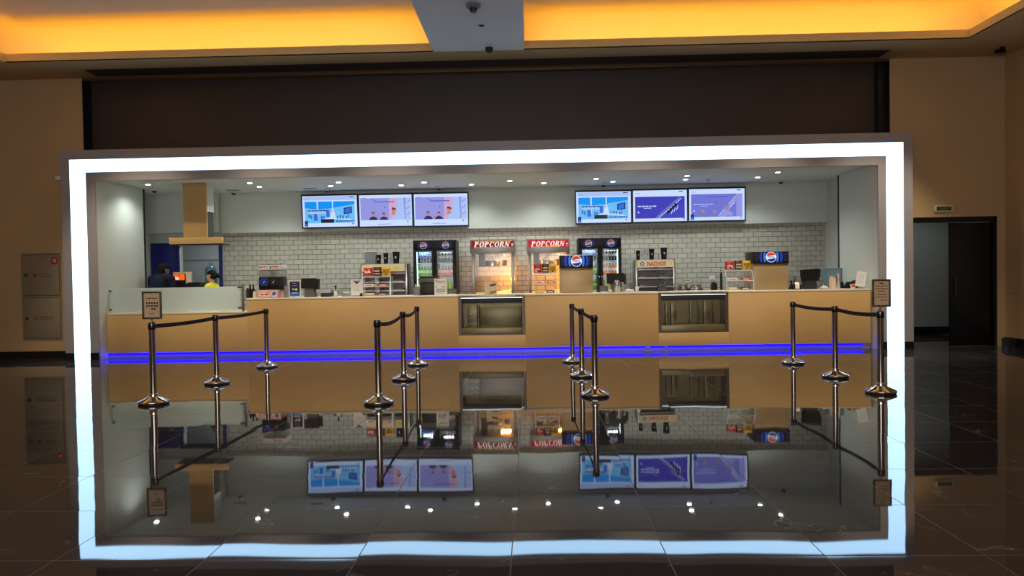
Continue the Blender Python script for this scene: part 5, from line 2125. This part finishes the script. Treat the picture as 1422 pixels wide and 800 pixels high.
def person(loc, rz, s, label, woman):
    t = thing('person', label, 'person', loc, rz)
    sh = .165 if woman else .26
    hipw = .095 if woman else .10
    k = 1.0 if woman else 1.18
    lean = 0.0 if woman else -.10       # forward stoop (towards -y)
    V = lambda x, y, z: Vector((x * s, y * s, z * s))
    headc = V(0, lean * 1.5 - .01, 1.585 if woman else 1.53)
    neck0 = V(0, lean * 1.1 + .01, 1.40)
    arms = []
    wr = {}
    for sx in (-1, 1):
        shp, el = V(sx * sh, lean, 1.375), V(sx * (sh + .07), lean - .03, 1.10)
        wrp = V(sx * (sh + .0), lean - .27, 1.06)
        wr[sx] = (shp, el, wrp)
        arms.append([(shp, .05 * k * s), (el, .040 * k * s), (wrp, .027 * s)])
    legs = [[(V(sx * hipw, .0, .90), .085 * k * s), (V(sx * (hipw + .005), -.015, .50), .058 * k * s), (V(sx * (hipw + .01), .02, .09), .040 * s)] for sx in (-1, 1)]
    feet = [[(V(sx * (hipw + .01), .04, .045), .038 * s), (V(sx * (hipw + .03), -.15, .032), .032 * s)] for sx in (-1, 1)]
    tors = [[(V(0, 0, .93), .135 * k * s), (V(0, lean * .4, 1.12), .115 * k * s), (V(0, lean * .9, 1.30), .125 * k * s)],
            [(V(-.07, 0, .95), .10 * k * s), (V(-.06, lean * .4, 1.12), .09 * k * s), (V(-.09, lean * .9, 1.30), .095 * k * s)],
            [(V(.07, 0, .95), .10 * k * s), (V(.06, lean * .4, 1.12), .09 * k * s), (V(.09, lean * .9, 1.30), .095 * k * s)],
            [(V(-sh, lean, 1.375), .05 * k * s), (V(0, lean, 1.40), .065 * k * s), (V(sh, lean, 1.375), .05 * k * s)]]
    hd = [[(neck0, .054 * k * s), (headc + V(0, .015, -.06), .050 * k * s)],
          [(headc + V(0, .02, .035), .088 * s)], [(headc + V(0, -.01, .03), .084 * s)], [(headc + V(0, -.03, -.03), .066 * s), (headc + V(0, -.045, -.075), .040 * s)],
          [(headc + V(0, -.088, .012), .012 * s), (headc + V(0, -.108, -.022), .014 * s)],
          [(headc + V(0, -.083, -.052), .014 * s)], [(headc + V(-.032, -.072, .026), .016 * s), (headc + V(.032, -.072, .026), .016 * s)]]
    for sx in (-1, 1):
        hd.append([(headc + V(sx * .083, .015, .015), .014 * s), (headc + V(sx * .084, .012, -.018), .012 * s)])
    hands = []
    for sx in (-1, 1):
        shp, el, wrp = wr[sx]
        hands += hand(wrp, V(-sx * .25, -1, -.12), V(-sx, 0, .2), .7)
    body = blob(tors + arms + legs + feet + hd + hands, .0085 * s, 3)
    bo = add_mesh('body', body, 'skin' if woman else 'skin_dark', t)
    inf = lambda chains, e: [[(p, r + e) for p, r in ch] for ch in chains]
    if woman:
        sleeves = [[(wr[sx][0], .062 * s), (wr[sx][0].lerp(wr[sx][1], .62), .056 * s)] for sx in (-1, 1)]
        add_mesh('shirt', blob(inf(tors, .014) + sleeves, .012, 3), 'yellow_cloth', t)
        cl = MB()
        cl.lathe([(.066 * s, 0), (.060 * s, .035 * s), (.055 * s, .035 * s)], 'black_cloth', neck0 + V(0, .0, -.005), 20)
        cl.build('collar', t)
        ap = blob([[(V(-.09, -.085, 1.28), .045 * s), (V(.09, -.085, 1.28), .045 * s)], [(V(-.12, -.075, 1.05), .07 * s), (V(.12, -.075, 1.05), .07 * s)], [(V(0, -.09, 1.2), .055 * s)]], .012, 2)
        add_mesh('apron', ap, 'black_cloth', t)
    else:
        sleeves = [[(wr[sx][0], .068 * k * s), (wr[sx][1], .056 * k * s), (wr[sx][1].lerp(wr[sx][2], .93), .040 * s)] for sx in (-1, 1)]
        add_mesh('jacket', blob(inf(tors, .028) + sleeves + [[(neck0 + V(0, .01, .01), .07 * k * s)], [(V(0, lean + .03, 1.30), .15 * k * s), (V(0, .04, .98), .15 * k * s)]], .012, 3), 'navy_cloth', t)
        bd = MB()
        bd.box(wr[1][0].x + .012 * s, wr[1][0].x + .05 * s, wr[1][1].y - .17 * s, wr[1][1].y - .15 * s, 1.10 * s, 1.14 * s, 'paper', .003)
        bd.build('sleeve_tab', t)
    add_mesh('trousers', blob(inf([[(V(0, 0, .93), .137 * k * s), (V(0, 0, .88), .12 * k * s)], [(V(-.07, 0, .95), .10 * k * s)], [(V(.07, 0, .95), .10 * k * s)]] + legs, .012), .013, 3), 'black_cloth', t)
    for sx in (-1, 1):
        i = 0 if sx < 0 else 1
        add_mesh('shoe', blob(inf([feet[i]], .008) + [[(feet[i][0][0] + V(0, 0, .03), .045 * s)]], .010, 2), 'black_plastic', t)
    for sx in (-1, 1):
        e_ = MB().lathe([(.0, -.012 * s), (.008 * s, -.009 * s), (.012 * s, 0), (.008 * s, .009 * s), (0, .012 * s)], 'eye_white', headc + V(sx * .032, -.079, .008), 12)
        e_.build('eye', t)
        MB().lathe([(.0, -.004 * s), (.006 * s, 0), (0, .003 * s)], 'ink', headc + V(sx * .032, -.0905, .008), 10, 'y').build('iris', t)
    MB().lathe([(.0, -.02 * s), (.006 * s, -.012 * s), (.007 * s, 0), (.006 * s, .012 * s), (0, .02 * s)], 'lip', headc + V(0, -.094, -.053), 10, 'x').build('mouth', t)
    if woman:
        hr = [[(headc + V(0, .035, .055), .090 * s)], [(headc + V(0, .01, .065), .086 * s)], [(headc + V(0, .055, .01), .078 * s)],
              [(headc + V(-.045, -.025, .07), .045 * s), (headc + V(.045, -.025, .07), .045 * s)],
              [(headc + V(-.06, .03, .0), .034 * s)], [(headc + V(.06, .03, .0), .034 * s)],
              [(headc + V(0, .12, .03), .032 * s), (headc + V(0, .165, .025), .055 * s), (headc + V(0, .20, -.005), .035 * s)]]
        add_mesh('hair', blob(hr, .010, 2), 'hair', t)
    else:
        hr = [[(headc + V(0, .035, .02), .086 * s)], [(headc + V(0, .05, -.02), .07 * s)]]
        add_mesh('hair', blob(hr, .011, 2), 'hair', t)
        c_ = MB()
        c_.lathe([(.098 * s, .0), (.102 * s, .03 * s), (.094 * s, .07 * s), (.065 * s, .098 * s), (0, .108 * s)], 'black_cloth', headc + V(0, .012, .038), 24)
        co = c_.build('cap', t)
        v_ = MB()
        pts = [(headc.x + .085 * s * cos(a_), headc.y - .07 * s + .095 * s * sin(a_)) for a_ in [radians(q) for q in range(180, 361, 15)]]
        zc = headc.z + .045 * s
        mi = v_.mi('black_cloth')
        up = [v_.bm.verts.new((x_, y_, zc)) for x_, y_ in pts]
        dn = [v_.bm.verts.new((x_, y_, zc - .006)) for x_, y_ in pts]
        v_.bm.faces.new(up).material_index = mi
        v_.bm.faces.new(list(reversed(dn))).material_index = mi
        for i in range(len(pts)):
            j = (i + 1) % len(pts)
            v_.bm.faces.new((up[j], up[i], dn[i], dn[j])).material_index = mi
        v_.build('visor', co)
        b_ = MB()
        b_.box(headc.x + .1015 * s, headc.x + .106 * s, headc.y - .03, headc.y + .04, headc.z + .075 * s, headc.z + .10 * s, 'grey_plastic', .002)
        b_.build('badge', co)
    return t


xw, _ = W(294, 390, 14.95)
person((xw, 14.95, 0), radians(-96), .975, 'woman with black ponytail in a yellow polo shirt, facing left', True)
xm2, _ = W(217.5, 390, 14.78)
person((xm2, 14.78, 0), radians(155), 1.10, 'man in a black cap and dark navy jacket, back to the counter', False)

# ================================================================== HALL FIXTURES
x0, z1 = W(29, 352, YW)
x1, z0 = W(88, 472, YW)
t = thing('hydrant_cabinet', 'beige two door hose cabinet with red number tag on the left wall', 'cabinet', ((x0 + x1) / 2, YW, z0))
a, H = (x1 - x0) / 2, z1 - z0
k = MB()
k.box(-a, a, -.012, -.001, 0, .03, 'cabinet_beige')
k.box(-a, a, -.012, -.001, H - .03, H, 'cabinet_beige')
k.box(-a, -a + .03, -.012, -.001, .03, H - .03, 'cabinet_beige')
k.box(a - .03, a, -.012, -.001, .03, H - .03, 'cabinet_beige')
k.box(-a + .03, a - .03, -.012, -.001, H * .49, H * .51, 'cabinet_beige')
k.box(-a + .03, a - .03, -.004, -.001, .03, H - .03, 'charcoal')
k.build('cabinet_frame', t)
for i, (c0, c1) in enumerate(((H * .51 + .008, H - .038), (.038, H * .49 - .008))):
    dd = MB().box(-a + .038, a - .038, -.022, -.005, c0, c1, 'cabinet_beige', .003)
    zc = (c0 + c1) / 2
    y = -.0235
    if i == 0:
        dd.disc(-a * .30, zc, .035, y, 'brown_ink', 16)
        dd.lines(-a * .12, a * .62, zc + .015, .018, y, 'red_ink', 3)
        dd.lines(-a * .02, a * .55, zc - .035, .022, y, 'brown_ink', 4)
    else:
        dd.poly([(-a * .36, zc - .04), (-a * .30, zc - .045), (-a * .31, zc + .04), (-a * .36, zc + .03)], y, 'brown_ink')
        dd.quad(-a * .24, -a * .20, zc - .04, zc + .035, y, 'brown_ink')
        dd.lines(-a * .12, a * .62, zc + .012, .018, y, 'brown_ink', 5)
        dd.lines(-a * .12, a * .50, zc - .028, .016, y, 'brown_ink', 6)
    do = dd.build('door', t)
    MB().lathe([(.035, 0), (.035, -.012), (.02, -.016)], 'dark_steel', (-a * .74, -.022, zc), 18, 'y').build('lock', do)
k = MB().box(a * .56, a * .86, -.028, -.0225, H - .22, H - .08, 'red', .002)
k.text('42', a * .62, a * .80, H - .185, H - .115, -.0292, 'paper', bold=.02)
k.build('number_tag', t, label='red number tag reading 42')

x0, z1 = W(1296, 285.5, YW)
x1, z0 = W(1321, 294, YW)
t = thing('exit_sign', 'small green exit sign box over the dark doorway', 'sign', ((x0 + x1) / 2, YW, z0))
a, H = (x1 - x0) / 2, z1 - z0
MB().box(-a, a, -.05, -.001, 0, H, 'cream', .008).build('housing', t)
k = MB().quad(-a * .80, a * .86, H * .16, H * .80, -.0515, 'sign_green')
k.lines(-a * .5, a * .65, H * .50, H * .10, -.0525, 'cabinet_beige', 4)
k.lines(-a * .3, a * .3, H * .28, H * .08, -.0525, 'cabinet_beige', 7)
k.build('panel', t)

# ================================================================== LIGHT
WARM = (1, .48, .03)
zt = ZS + .035
for a0, a1 in ((LX0, LX1), (RX0, RX1)):
    lamp('cove_light', 'AREA', ((a0 + a1) / 2, CY1 + .13, zt), 50, WARM, a1 - a0, .08, rot=(pi - .75, 0, 0))
    lamp('cove_light', 'AREA', ((a0 + a1) / 2, CY0 - .13, zt), 50, WARM, a1 - a0, .08, rot=(pi + .75, 0, 0))
for x in (LX0 - .13, RX1 + .13):
    lamp('cove_light', 'AREA', (x, (CY0 + CY1) / 2, zt), 75, WARM, .08, CY1 - CY0, rot=(0, pi + (.75 if x > 0 else -.75), 0))
# spots without fittings, added at soffit height to light the counter front
for x in (-7.2, -4.9, -2.6, -.3, 2.0, 4.3, 6.2):
    o = lamp('counter_fill_spot', 'SPOT', (x, 10.9, ZS - .03), 420, (1, .84, .62), .10, spot=radians(58), blend=.7)
    o.rotation_euler = (math.atan2(13.6 - 10.9, 5.4 - .6), 0, 0)
# cool fill light added behind the camera to brighten beam and hall
o = lamp('rear_fill_light', 'AREA', (-.8, -3.6, 2.6), 370, (.92, .95, 1), 9, 2.4, rot=(radians(96), 0, 0))
# rooms behind
lamp('store_room_light', 'AREA', (-7.4, 17.4, 2.95), 22, (.8, .95, 1), .6, .6)
lamp('corridor_light', 'AREA', (8.2, 15.2, 2.95), 4.5, (.9, 1, .95), .5, .5)
